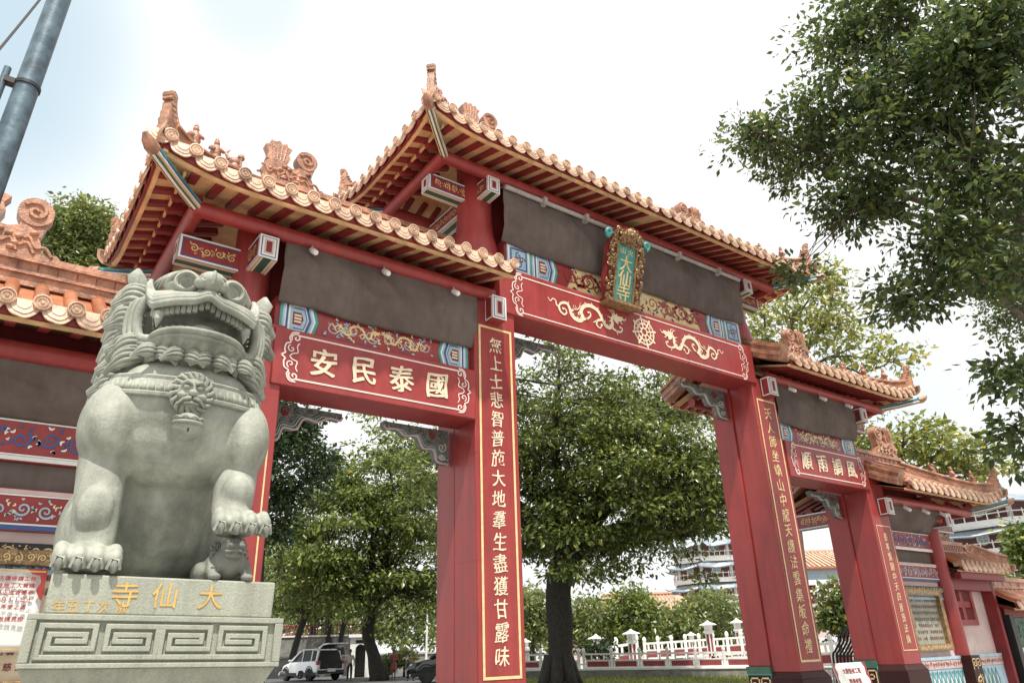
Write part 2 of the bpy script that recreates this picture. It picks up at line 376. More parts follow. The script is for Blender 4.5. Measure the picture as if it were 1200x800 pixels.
# ---------------------------------------------------------------- painted decoration
def scrolls(mb, fn, w, h, m, rg, t=.005, m2=None, wd=.16):
    """a running vine of spirals and leaves filling a panel w x h centred on (0, 0)"""
    n = max(1, round(w/h/.80)); L = w/n
    for i in range(n):
        sg = 1 if i % 2 else -1; cx = -w/2+L*(i+.5); r = min(L, h)*.36
        sp = spiral((cx, sg*h*.04), r, 1.5, rg.uniform(0, 6.28), sg)
        mb.ribbon(sp, [r*wd*2*(1-.5*k/len(sp)) for k in range(len(sp))], fn, m, t)
        for k in range(11):
            q = rg.uniform(0, 6.28); a = np.array([cx+.42*L*math.cos(q), sg*h*.04+.40*h*math.sin(q)]); ln = h*rg.uniform(.10, .2); an = q+rg.uniform(.5, 1.6)
            b = a+ln*np.array([math.cos(an), math.sin(an)]); c2 = (a+b)/2+.35*ln*np.array([-math.sin(an), math.cos(an)])
            if abs(b[1]) > h*.47 or abs(b[0]) > w*.495: continue
            pp = bez([a, c2, b], 5); mb.ribbon(pp, [h*.075*math.sin(math.pi*(.12+.86*j/len(pp))) for j in range(len(pp))], fn, m2 if (m2 and k % 2) else m, t+.002)
def chevron_end(mb, fn, u0, sg, h, t=.005, s=1.):
    """banded zigzag end of a painted beam panel: teal, white, blue, grey bands, sg is the way they point"""
    x = 0
    for m, wd in ((TEAL, .03), (LBLUE, .022), (WHITE, .015), (BLUE, .024), (WHITE, .02)):
        mb.add([fn(u0+sg*x*s, -h/2, t), fn(u0+sg*(x+wd)*s, -h/2, t), fn(u0+sg*(x+wd)*s, h/2, t), fn(u0+sg*x*s, h/2, t)], [(0, 1, 2, 3)], m); x += wd
    a = x; d = .05*s
    mb.add([fn(u0+sg*a*s, -h/2, t), fn(u0+sg*(a*s+.02), -h/2, t), fn(u0+sg*(a*s+.16*s), -h/2, t), fn(u0+sg*(a*s+.16*s+d), 0, t), fn(u0+sg*(a*s+.16*s), h/2, t), fn(u0+sg*a*s, h/2, t)], [(0, 1, 2, 3, 4, 5)], LBLUE)
    for sc_ in (.86, .70): mb.ribbon([(u0+sg*(a*s+.015*s+.08*s*(1-sc_)), -h/2*sc_), (u0+sg*(a*s+.155*s), -h/2*sc_), (u0+sg*(a*s+.155*s+d*sc_), 0), (u0+sg*(a*s+.155*s), h/2*sc_), (u0+sg*(a*s+.015*s+.08*s*(1-sc_)), h/2*sc_)], .012, fn, WHITE if sc_ > .8 else BLUE, t+.0015)
    mb.add([fn(u0+sg*(a*s+.03*s), -.22*h, t+.002), fn(u0+sg*(a*s+.12*s), -.22*h, t+.002), fn(u0+sg*(a*s+.15*s), 0, t+.002), fn(u0+sg*(a*s+.12*s), .22*h, t+.002), fn(u0+sg*(a*s+.03*s), .22*h, t+.002)], [(0, 1, 2, 3, 4)], RED2)
    for k in (-1, 0, 1): mb.ribbon([(u0+sg*(a*s+.045*s), k*.11*h), (u0+sg*(a*s+.125*s), k*.11*h)], .035*h*2, fn, CREAM, t+.004)
    x = a+.16
    for m, wd in ((BLUE, .03), (LBLUE, .025), (WHITE, .02), (TEAL, .03), (GREEN, .012)):
        z = [fn(u0+sg*x*s, -h/2, t), fn(u0+sg*(x+wd)*s, -h/2, t), fn(u0+sg*((x+wd)*s+d), 0, t), fn(u0+sg*((x+wd)*s), h/2, t), fn(u0+sg*x*s, h/2, t), fn(u0+sg*(x*s+d), 0, t)]
        mb.add(z, [(0, 1, 2, 5), (5, 2, 3, 4)], m); x += wd
    return x*s+d
def rect_line(mb, fn, u0, u1, v0, v1, wd, m, t=.005):
    for a, b in (((u0, v0), (u1, v0)), ((u0, v1), (u1, v1))): mb.ribbon([(a[0]-wd/2, a[1]), (b[0]+wd/2, b[1])], wd, fn, m, t)
    for x in (u0, u1): mb.ribbon([(x, v0+wd/2), (x, v1-wd/2)], wd, fn, m, t)
DRG = dict(
body=[(-0.71,0.09),(-0.67,0.04),(-0.62,0.09),(-0.57,0.07),(-0.56,0.01),(-0.52,0.0),(-0.48,0.05),(-0.41,0.08),(-0.35,0.07),(-0.31,0.0),(-0.29,-0.07),(-0.23,-0.12),(-0.13,-0.13),(-0.07,-0.07),(-0.1,0.0),(-0.08,0.07),(-0.02,0.13),(0.07,0.16),(0.16,0.15),(0.24,0.11),(0.29,0.04),(0.33,-0.03),(0.38,-0.1),(0.46,-0.1),(0.51,-0.04),(0.51,0.04),(0.54,0.09),(0.61,0.12)],
c1=[(-0.52,0.0),(-0.5,-0.07),(-0.43,-0.11),(-0.38,-0.07),(-0.4,-0.02),(-0.44,-0.02)],
c2=[(-0.08,-0.1),(0.01,-0.07),(0.08,0.0),(0.07,0.05),(0.04,0.04)],
c3=[(0.31,-0.01),(0.21,-0.05),(0.19,-0.12),(0.25,-0.16),(0.29,-0.1)],
c4=[(0.51,-0.1),(0.59,-0.13),(0.68,-0.12),(0.71,-0.06),(0.67,-0.05)],
l1=[(-0.27,-0.02),(-0.24,0.03),(-0.24,0.09)],
l2=[(-0.25,0.03),(-0.19,0.03),(-0.21,0.09)],
l3=[(-0.19,0.03),(-0.14,0.06),(-0.1,0.16)],
l4=[(-0.14,-0.05),(-0.16,-0.02),(-0.12,0.03)],
l5=[(0.19,-0.06),(0.12,-0.1)],
l6=[(0.58,-0.13),(0.61,-0.19)],
l7=[(0.01,-0.07),(-0.02,-0.1)],
head=[(0.53,0.09),(0.59,0.15),(0.66,0.13),(0.74,0.14),(0.75,0.1),(0.69,0.04),(0.64,0.05),(0.64,-0.01),(0.59,0.01),(0.56,0.03)],
h1=[(0.54,0.1),(0.52,0.16),(0.45,0.2)],
h2=[(0.56,0.12),(0.56,0.19),(0.49,0.2)],
h3=[(0.5,0.03),(0.44,-0.01)],
h4=[(0.5,0.06),(0.42,0.08)],
h5=[(0.74,0.09),(0.79,0.1),(0.81,0.14)],
h6=[(0.69,0.03),(0.74,0.02)],
h7=[(0.61,0.14),(0.63,0.17)],)
def dragon(mb, fn, u, v, L, m, sg=1, t=.006):
    """a flat painted dragon, coiled tail to open-mouthed head, its head towards sg"""
    k_ = L/1.45; F = lambda a, b, w: fn(u+sg*a*k_, v+b*k_, w)
    bw = (.012, .014, .017, .02, .024, .026, .036, .042, .044, .05, .058, .064, .066, .062, .056, .058, .062, .062, .06, .056, .054, .054, .058, .06, .056, .052, .05, .045)
    bd = bez(DRG['body'], 5); wd = np.interp(np.linspace(0, 27, len(bd)), range(28), bw)
    mb.ribbon(bd, list(wd), F, m, t)
    for key, P in DRG.items():
        if key == 'body': continue
        if key == 'head': mb.add([F(*p, t+.001) for p in P], [tuple(range(len(P)))], m); continue
        sp = bez(P, 5); n = len(sp); w0, w1 = ((.040, .012) if key[0] == 'c' else (.026, .006)); mb.ribbon(sp, [lerp(w0, w1, i/(n-1)) for i in range(n)], F, m, t+.0016)
        if key[0] == 'c': q = sp[-1]; mb.add([F(q[0]+.02*math.cos(a), q[1]+.02*math.sin(a), t+.002) for a in np.linspace(0, 5.6, 9)], [tuple(range(9))], m)
    for i in range(40, len(bd)-14, 6):
        p, d = bd[i], bd[i+1]-bd[i-1]; d = d/np.linalg.norm(d); nn = np.array((-d[1], d[0])); q = p+nn*wd[i]*.42; mb.add([F(*(q-d*.018), t+.0022), F(*(q+d*.018), t+.0022), F(*(q+nn*.034-d*.02), t+.0022)], [(0, 1, 2)], m)

def cloud_end(mb, fn, u, sg, h, m, t=.006, wd=.016):
    """the double curled cloud border closing a painted frame at u; sg points outwards"""
    F = lambda a, b, w: fn(u+sg*a, b, w)
    for k in (-1, 1):
        mb.ribbon(spiral((.05*h, k*.40*h), .105*h, 1.35, -k*.6, k, 20), wd, F, m, t)
        mb.ribbon(spiral((.13*h, k*.16*h), .085*h, 1.1, k*1.2, -k, 18), wd*.8, F, m, t)
        mb.ribbon(bez([(.0, k*.52*h), (.13*h, k*.50*h), (.19*h, k*.38*h), (.16*h, k*.30*h), (.25*h, k*.24*h), (.27*h, k*.12*h), (.25*h, k*.06*h), (.33*h, 0)], 6), wd, F, m, t+.001)
        mb.ribbon(bez([(-.02*h, k*.30*h), (.02*h, k*.22*h), (.0, k*.10*h), (.10*h, k*.06*h), (.16*h, 0)], 6), wd*.8, F, m, t)

# ================================================================ the setting: ground
def gz(x, y):
    return .55*smooth01((y-2)/20)
def ground_sheet(name, x0, x1, y0, y1, nx, ny, dz, m):
    mb = MB(); mb.grid(lambda a, b: (lerp(x0, x1, a), lerp(y0, y1, b), gz(0, lerp(y0, y1, b))+dz), nx, ny, m)
    return setting(mb.build(name))
ground_sheet('ground', -900, 1400, -300, 1600, 8, 500, -.02, PAVE)
ground_sheet('forecourt', -30, 40, -40, 3, 4, 20, .0, PAVE)  # mostly unseen ground, made pale to bounce light up under the eaves
def strip(name, pts, m, dz, n=40):
    mb = MB(); a, b, c, d = [np.array(p, float) for p in pts]
    mb.grid(lambda u, v: (lambda p: (p[0], p[1], gz(p[0], p[1])+dz))(lerp(lerp(a, b, u), lerp(d, c, u), v)), n, n, m)
    return setting(mb.build(name))
strip('driveway', ((-6, 3.0), (12, 3.0), (26, 60), (0, 60)), ASPH, .0)

# ================================================================ roofs
CAPW = .236
class Roof:
    """one end of a hipped tile roof: eave height ze, from xin to the corner xo, ridge ends at xr; s mirrors it"""
    def __init__(s, sg, xin, xo, xr, ze, h=.74, yc=.78, hy=1.38, lift=.2, capw=CAPW):
        s.sg, s.xin, s.xo, s.xr, s.ze, s.h, s.yc, s.hy, s.lf, s.capw = sg, xin, xo, xr, ze, h, yc, hy, lift, capw; s.k = hy/(xo-xr)
    def P(s, x, y, z): return (s.sg*x, y, z)
    def lift(s, x, y):
        L = min(.95, s.hy); a = max(0, min(1.15, (x-(s.xo-L))/L)); b = max(0, min(1.15, (abs(y-s.yc)-(s.hy-L))/L)); return s.lf*a*a*b*b
    def d(s, x, y): return max(0, min(s.hy-abs(y-s.yc), (s.xo-x)*s.k))/s.hy
    def top(s, x, y): return s.ze+s.h*s.d(x, y)**1.2+s.lift(x, y)
    def sof(s, x, y): return s.ze-.12+s.lift(x, y)+.3*s.d(x, y)*s.hy
    def deck(s, mb, m):
        xs = np.linspace(s.xin, s.xo, 26); ys = np.linspace(s.yc-s.hy, s.yc+s.hy, 19)
        for fn, mm in ((s.top, m), ):
            vs = [s.P(x, y, fn(x, y)) for y in ys for x in xs]; n = len(xs)
            mb.add(vs, [(j*n+i, j*n+i+1, (j+1)*n+i+1, (j+1)*n+i) for j in range(len(ys)-1) for i in range(n-1)], mm)
    def soffit(s, mb, m):
        e = .05; xs = np.linspace(s.xin, s.xo-e, 26); ys = np.linspace(s.yc-s.hy+e, s.yc+s.hy-e, 19)
        n = len(xs); vs = [s.P(x, y, s.sof(x, y)) for y in ys for x in xs]
        mb.add(vs, [(j*n+i, j*n+i+1, (j+1)*n+i+1, (j+1)*n+i) for j in range(len(ys)-1) for i in range(n-1)], m)
    def front_x(s):
        n = int((s.xo-.05-s.xin)/s.capw); return [s.xo-.10-s.capw*i for i in range(n+1) if s.xo-.10-s.capw*i > s.xin+.03]
    def side_y(s):
        n = int(2*s.hy/s.capw); st = 2*s.hy/n; return [s.yc-s.hy+st*(i+.5) for i in range(n)]
    def tiles(s, mb, m):
        for x in s.front_x():
            for q in (-1, 1):
                L = min(s.hy, (s.xo-x)*s.k)
                if L < .08: continue
                mb.tube([s.P(x, s.yc+q*(s.hy-L*t), s.top(x, s.yc+q*(s.hy-L*t))+.02) for t in (0, .25, .5, .75, 1)], .062, m, 8)
        for y in s.side_y():
            L = (s.hy-abs(y-s.yc))/s.k
            mb.tube([s.P(s.xo-L*t, y, s.top(s.xo-L*t, y)+.02) for t in (0, .3, .65, 1)], .062, m, 8)
    def cap(s, mb, p, dr, m):
        R_ = .066; prof = [(.0, .030), (.011, .030), (.016, .018), (.028, .018), (.032, .026), (.039, .026), (.044, .016), (.053, .016), (.057, .028), (R_, .026), (R_, -.14)]
        mb.lathe(prof, p, m, axis=dr, n=14)
    def drip(s, mb, p, dr, m, wd=.118):
        dr = np.array(dr, float); sd = np.cross((0, 0, 1), dr); fn = plane(np.array(p), sd, np.array((0, 0, 1.))+dr*-.22, dr+np.array((0, 0, .22)))
        o = []
        for k in range(13):
            q = math.pi+math.pi*k/12; rr = 1+.10*abs(math.sin(2.5*(q-math.pi)))
            o.append((wd*.97*math.cos(q)*min(1., rr), .112*math.sin(q)*rr-.012))
        o = [(-wd, .035), *o, (wd, .035)]; o2 = [(a*1., b) for a, b in o]
        mb.prism(o2, fn, .016, m)
        for sc, t in ((.74, .023), (.44, .029)): mb.prism([(a*sc, b*sc-.004) for a, b in o], fn, t, m)
    def eave(s, mb, m):
        fx = s.front_x()
        for q in (-1, 1):
            ye = s.yc+q*s.hy
            for x in fx: s.cap(mb, s.P(x, ye+q*.0, s.top(x, ye)+.03), (0, q, 0), m)
            for x in [v-s.capw/2 for v in fx]+[fx[0]+s.capw/2-.03]:
                if x > s.xin+.02: s.drip(mb, s.P(x, ye-q*.025, s.top(x, ye)+.005), (0, q, 0), m)
        ys = s.side_y(); st = ys[1]-ys[0]
        for y in ys: s.cap(mb, s.P(s.xo, y, s.top(s.xo, y)+.03), (s.sg, 0, 0), m)
        for y in [ys[0]-st/2]+[v+st/2 for v in ys]: s.drip(mb, s.P(s.xo-.025, y, s.top(s.xo, y)+.005), (s.sg, 0, 0), m, st*.5)
    def fascia(s, mb, m, m2):
        for q in (-1, 1):
            ye = s.yc+q*(s.hy-.045); xs = np.linspace(s.xin, s.xo-.03, 24); path = [s.P(x, ye, s.top(x, ye-q*0)-.055) for x in xs]
            mb.sweep(path, [(-.014, -.058), (.014, -.058), (.014, .058), (-.014, .058)], m)
            ye2 = s.yc+q*(s.hy-.085); path = [s.P(x, ye2, s.sof(x, ye2)-.012) for x in xs]
            mb.sweep(path, [(-.02, -.02), (.02, -.02), (.02, .02), (-.02, .02)], m2)
        ys = np.linspace(s.yc-s.hy+.03, s.yc+s.hy-.03, 20)
        mb.sweep([s.P(s.xo-.045, y, s.top(s.xo, y)-.055) for y in ys], [(-.014, -.058), (.014, -.058), (.014, .058), (-.014, .058)], m)
        mb.sweep([s.P(s.xo-.085, y, s.sof(s.xo-.085, y)-.012) for y in ys], [(-.02, -.02), (.02, -.02), (.02, .02), (-.02, .02)], m2)
        ys = [y for y in ys if s.d(s.xo-.3, y)*s.hy > .15]
        mb.sweep([s.P(s.xo-.3, y, s.sof(s.xo-.3, y)-.055) for y in ys], [(-.012, -.022), (.012, -.022), (.012, .022), (-.012, .022)], m2)
    def rafters(s, mb, m):
        sp = .236; rw = .038
        def bar(a, b, dz, hh, alongx):
            za, zb = s.sof(*a)-dz, s.sof(*b)-dz; A = np.array(s.P(a[0], a[1], za)); B = np.array(s.P(b[0], b[1], zb))
            t = B-A; L = np.linalg.norm(t); t /= L; sd = np.array((0, 1., 0)) if alongx else np.array((1., 0, 0)); up = np.cross(t, sd); up = up if up[2] > 0 else -up
            mb.obox((A+B)/2, t*L/2, sd*rw, up*hh, m)
        n = int((s.xo-.1-s.xin)/sp)
        for i in range(n+1):
            x = s.xo-.16-sp*i
            if x < s.xin+.05: break
            L = min(s.hy, (s.xo-x)*s.k)
            for q in (-1, 1):
                a = s.yc+q*(s.hy-.10)
                if L > .2: bar((x, a), (x, s.yc+q*(s.hy-min(L-.03, .75))), .024, .024, False)
        n = int(2*s.hy/sp)
        for i in range(n+1):
            y = s.yc-s.hy+.1+sp*i
            if y > s.yc+s.hy-.08: break
            L = (s.hy-abs(y-s.yc))/s.k
            if L > .2: bar((s.xo-.1, y), (s.xo-min(L-.03, .42), y), .024, .026, True)
            if L > .36: bar((s.xo-.285, y), (s.xo-min(L-.02, .9), y), .088, .036, True)
    def hip_path(s, t0=0., t1=1., n=14):
        return lambda q, off: [s.P(lerp(s.xr, s.xo, t), lerp(s.yc, s.yc+q*s.hy, t), s.top(lerp(s.xr, s.xo, t), lerp(s.yc, s.yc+q*s.hy, t))+off) for t in np.linspace(t0, t1, n)]
    def hips(s, mb, m):
        for q in (-1, 1):
            p = s.hip_path(0, .93)
            mb.sweep(p(q, .06), [(-.095, -.10), (.095, -.10), (.095, .0), (-.095, .0)], m)
            mb.sweep(p(q, .06), [(-.062, .0), (.062, .0), (.062, .13), (-.062, .13)], m)
            mb.sweep(p(q, .06), [(-.085, .13), (.085, .13), (.085, .155), (.04, .19), (-.04, .19), (-.085, .155)], m)
    def horn(s, mb, q, m):
        c = np.array(s.P(s.xo, s.yc+q*s.hy, s.top(s.xo, s.yc+q*s.hy))); o = np.array((s.sg, q, 0.))/math.sqrt(2)
        o2 = np.array(s.P(s.xo, s.yc+q*s.hy, 0))-np.array(s.P(s.xr, s.yc, 0)); o2 /= np.linalg.norm(o2)
        oz = np.array((0, 0, 1.)); h2 = np.array((o2[0], o2[1], 0.)); h2 /= np.linalg.norm(h2); sl = o2[2]/max(.2, math.hypot(o2[0], o2[1])); sd = np.cross(h2, oz)
        b = c-h2*.10; fn = lambda u, v, w: b+h2*u+oz*(v-sl*0+(-u*-sl if u < 0 else 0))+sd*(w-.5)*.095
        outer = [(.085, -.02), (.10, .06), (.085, .10), (.10, .15), (.08, .19), (.09, .24), (.07, .28), (.08, .33), (.06, .37), (.065, .42), (.09, .44), (.095, .475), (.06, .495), (.01, .485), (-.01, .46), (-.005, .42)]
        inner = [tuple(p) for p in bez([(-.005, .42), (-.025, .33), (-.08, .24), (-.16, .17), (-.28, .135), (-.42, .13)], 4)][1:]
        mb.prism(outer+inner+[(-.42, .0)], fn, 1., m)
        for u, v in inner[2:-2:2]: mb.ell(fn(u+.01, v-.01, .5), (.035, .085, .03), m, 8, 5)
        for k in range(7): mb.tube([fn(-.05+.02*k-.12*(k < 2), .08+.055*k, w) for w in (-.06, 1.06)], .022, m, 6)
        mb.tube([fn(.06, .455, -.1), fn(.06, .455, 1.1)], .034, m, 10)
    def beam_end(s, mb, q, pz):
        a = np.array(s.P(s.xo-.56, s.yc+q*(s.hy-.56), pz)); b = np.array(s.P(s.xo+.03, s.yc+q*(s.hy+.03), s.ze-.12+s.lf*.42)); t = b-a
        for (h0, h1, wd, m) in ((-.06, -.05, .012, WHITE), (-.052, -.044, .03, GREEN), (-.045, -.03, .045, OCHRE), (-.03, -.012, .048, WHITE), (-.012, .01, .047, BLUE), (.01, .04, .045, TEAL)):
            mb.sweep([a, a+t*.5-(0, 0, .012), b], [(-wd, h0), (wd, h0), (wd, h1), (-wd, h1)], m)
        e = t/np.linalg.norm(t); mb.tube([b-e*.02, b+e*.04, b+e*.10+(0, 0, .02), b+e*.15+(0, 0, .05)], [.066, .068, .055, .02], TERRA, 8)

def dragon_fish(mb, c, sg, sc, m):
    """ridge-end ornament: a wave base, a leaf crest at the outer end and a coiled tail; sg is the outward side"""
    fn = lambda u, v, w: (c[0]+sg*u*sc, c[1]+(w-.5)*.22*sc, c[2]+v*sc)
    base = bez([(-.62, 0), (-.55, .10), (-.42, .08), (-.36, .24), (-.28, .36), (-.16, .40), (-.02, .34), (.12, .40), (.26, .46), (.36, .40), (.44, .28), (.40, .12), (.48, .0)], 4)
    mb.prism([tuple(p) for p in base], fn, 1., m)
    crest = [(.08, .36), (.02, .52), (.06, .62), (.0, .72), (.08, .74), (.10, .80), (.18, .76), (.22, .82), (.29, .77), (.36, .79), (.37, .70), (.44, .68), (.38, .56), (.40, .42)]
    mb.prism(crest, lambda u, v, w: fn(u, v, .1+.8*w), 1., m)
    cc = (-.26, .60)
    mb.prism([(cc[0]+.18*math.cos(q), cc[1]+.18*math.sin(q)) for q in np.linspace(0, 2*math.pi, 22)[:-1]], lambda u, v, w: fn(u, v, .08+.84*w), 1., m)
    mb.prism([(-.36, .30), (-.40, .48), (-.14, .46), (-.12, .30)], lambda u, v, w: fn(u, v, .16+.7*w), 1., m)
    rg = random.Random(3)
    for side in (0, 1):
        w0 = -.0 if side == 0 else 1.; ws = -1 if side == 0 else 1
        g = lambda u, v, w, w0=w0, ws=ws: fn(u, v, w0+ws*w)
        mb.tube([g(*p, -.08) for p in spiral(cc, .13, 1.4, .5, 1, 22)], [.026*sc]*23, m, 6)
        for k in range(5): mb.tube([g(u, v, .02) for u, v in bez([(-.5+.17*k, .06), (-.42+.17*k, .16+.02*k), (-.33+.17*k, .14), (-.26+.17*k, .25), (-.2+.17*k, .24)], 4)], .022*sc, m, 6)
        for k in range(14):
            u, v = rg.uniform(-.3, .34), rg.uniform(.08, .36); mb.ell(g(u, v, .0), (.05*sc, .04*sc, .035*sc), m, 7, 5)
        for k in range(4): mb.tube([g(.14+.05*k, .42, -.06), g(.10+.075*k, .72, -.06)], [.02*sc, .012*sc], m, 5)
def figurine(mb, p, h, m, kind=0):
    p = np.array(p, float)
    mb.lathe([(.055, -.04), (.06, .02), (.045, .06)], p, m, n=8)
    if kind == 0:     # seated figure
        mb.lathe([(.05*h/.25, .03), (.062*h/.25, .07), (.045*h/.25, .14), (.035*h/.25, .17), (.02, .18)], p, m, n=10); mb.ell(p+(0, 0, .205), (.033, .033, .038), m, 8, 6)
        mb.lathe([(.028, .235), (.012, .27)], p, m, n=6)
        for q in (-1, 1): mb.tube([p+(q*.05, 0, .15), p+(q*.07, -.03, .10), p+(q*.02, -.06, .09)], .018, m, 6)
    else:             # crouching beast
        mb.ell(p+(0, 0, .09), (.075, .05, .06), m, 9, 6); mb.ell(p+(.06, 0, .17), (.042, .04, .045), m, 8, 6); mb.tube([p+(-.07, 0, .1), p+(-.11, 0, .17), p+(-.07, 0, .23)], [.025, .022, .008], m, 6)
        mb.tube([p+(.05, -.03, .13), p+(.06, -.03, .02)], .018, m, 6); mb.tube([p+(.05, .03, .13), p+(.06, .03, .02)], .018, m, 6)

def build_roof(root, halves, ridge, purlin_z, orn, figs=3, verge=None):
    """all the parts of one tile roof; ridge = (x0, x1, z0) of the main ridge, orn = list of (x, sg, scale)"""
    mb = MB(); [r.deck(mb, TILE) for r in halves]; [r.tiles(mb, TILE) for r in halves]; rf = mb.build('roof', root, ang=50)
    mb = MB(); [r.eave(mb, TILEP) for r in halves]; mb.build('eave_tiles', rf, ang=40)
    mb = MB(); [r.soffit(mb, OCHRE) for r in halves]; [r.fascia(mb, RED2, OCHRE) for r in halves]; mb.build('eave_board', rf)
    mb = MB(); [r.rafters(mb, RED2) for r in halves]; mb.build('rafters', rf)
    r0 = halves[0]; mb = MB(); x0, x1, z0 = ridge; y = r0.yc
    xs = np.linspace(x0, x1, 17); bow = lambda x: .06*abs((x-(x0+x1)/2)/((x1-x0)/2))**3 if len(halves) > 1 else 0.
    for a, b, wd in ((-.06, .05, .13), (.05, .075, .155), (.075, .20, .085), (.20, .225, .12), (.225, .285, .10)):
        mb.sweep([(x, y, z0+bow(x)) for x in xs], [(-wd, a), (wd, a), (wd, b), (-wd, b)], TERRA)
    for x in xs[1:-1]: mb.box(x-.004, x+.004, y-.092, y+.092, z0+bow(x)+.09, z0+bow(x)+.19, RED2)
    if verge:
        for r, (xa, xb), st_ in verge:
            ys = np.linspace(r.yc-r.hy+st_, r.yc, 9)
            for q in (1, -1):
                pth = [r.P((xa+xb)/2, r.yc-q*(r.yc-yy), r.top(xb, yy)+.05) for yy in ys]; wd = abs(xb-xa)/2
                for a, b, f in ((-.13, -.05, .85), (-.05, .02, 1.), (.02, .08, .8), (.08, .11, 1.05), (.11, .16, .7)):
                    mb.sweep(pth, [(-wd*f, a), (wd*f, a), (wd*f, b), (-wd*f, b)], TERRA)
    mb.build('ridge', rf)
    for r in halves:
        mb = MB(); r.hips(mb, TERRA); mb.build('hip_ridge', rf)
        for q in (-1, 1) if figs > 1 else ():
            mb = MB(); r.horn(mb, q, TERRA); mb.build('upturned_horn', rf, ang=60)
            mb = MB(); r.beam_end(mb, q, purlin_z); mb.build('painted_hip_beam', rf)
        hp = r.hip_path(.36, .74, max(2, figs))(-1, .24)
        for i, p in enumerate(hp if figs > 1 else []):
            mb = MB(); figurine(mb, p, .25, TERRA, 1 if i == 0 else 0); mb.build('roof_figurine', rf, ang=60)
    for x, sg, sc in orn:
        mb = MB(); dragon_fish(mb, (x, y, z0+.24), sg, sc, TERRA); mb.build('ridge_ornament', rf, ang=50)
    return rf

def tie_box(mb, fn, w_, h_, t, rg, side_len):
    """square beam end, painted: fn(u, v, w) with w along the beam (0 at the end face, negative into the wall)"""
    P = lambda u, v, w: fn(u, v, w)
    vs = [P(a*w_/2, b*h_/2, c) for c in (-side_len, 0) for b in (-1, 1) for a in (-1, 1)]
    mb.add(vs, [(0, 2, 3, 1), (4, 5, 7, 6), (0, 1, 5, 4), (2, 6, 7, 3), (0, 4, 6, 2), (1, 3, 7, 5)], RED)
    f = lambda u, v, w: fn(u, v, w)
    mb.add([f(a*w_/2*.999, b*h_/2*.999, .003) for a, b in ((-1, -1), (1, -1), (1, 1), (-1, 1))], [(0, 1, 2, 3)], WHITE)
    for k, m, o in ((.80, BLUE, .005), (.70, WHITE, .007), (.50, PINK, .009), (.30, RED2, .011)):
        mb.add([f(a*w_/2*k, b*(h_/2-(1-k)*w_/2), o) for a, b in ((-1, -1), (1, -1), (1, 1), (-1, 1))], [(0, 1, 2, 3)], m)
    if side_len < .12: return
    if side_len < .2:
        for q in (-1, 1): rect_line(mb, lambda u, v, w, q=q: fn(q*(w_/2+w), v, u-side_len/2), -side_len/2+.02, side_len/2-.012, -h_/2+.012, h_/2-.012, .02, WHITE, .003)
        return
    for q in (-1, 1):         # painted sides
        g = lambda u, v, w, q=q: fn(q*(w_/2+w), v, u-side_len/2)
        rect_line(mb, g, -side_len/2+.02, side_len/2-.012, -h_/2+.012, h_/2-.012, .022, WHITE, .003)
        rect_line(mb, g, -side_len/2+.05, side_len/2-.032, -h_/2+.034, h_/2-.034, .012, BLUE, .004)
        scrolls(mb, g, side_len-.16, h_*.6, GOLDL, rg, .004)
    g = lambda u, v, w: fn(v, -h_/2-w, u-side_len/2)   # underside stripes
    for a, b, m in ((.5, .40, WHITE), (.40, .30, GOLDL), (.30, .22, WHITE), (.22, 0, GREEN)):
        for q in (-1, 1): mb.add([g(u, q*c*w_, .003) for u, c in ((-side_len/2, a), (side_len/2, a), (side_len/2, b), (-side_len/2, b))], [(0, 1, 2, 3)], m)

def greek_key(mb, fn, u0, u1, v0, v1, m, t=.004, n=4, wd=None):
    L = (u1-u0)/n; h = v1-v0; wd = wd or h*.11
    for i in range(n):
        a = u0+i*L+L*.06; b = u0+(i+1)*L-L*.06; q = (b-a)
        P = [(a, v0), (a, v1-wd/2), (b-.12*q, v1-wd/2), (b-.12*q, v0+h*.3), (a+.30*q, v0+h*.3), (a+.30*q, v0+h*.62), (b-.40*q, v0+h*.62)]
        for p, r in zip(P[:-1], P[1:]):
            d = np.array(r)-np.array(p); d = d/np.linalg.norm(d)*wd/2; mb.ribbon([np.array(p)-d*.98, np.array(r)+d*.98], wd, fn, m, t)

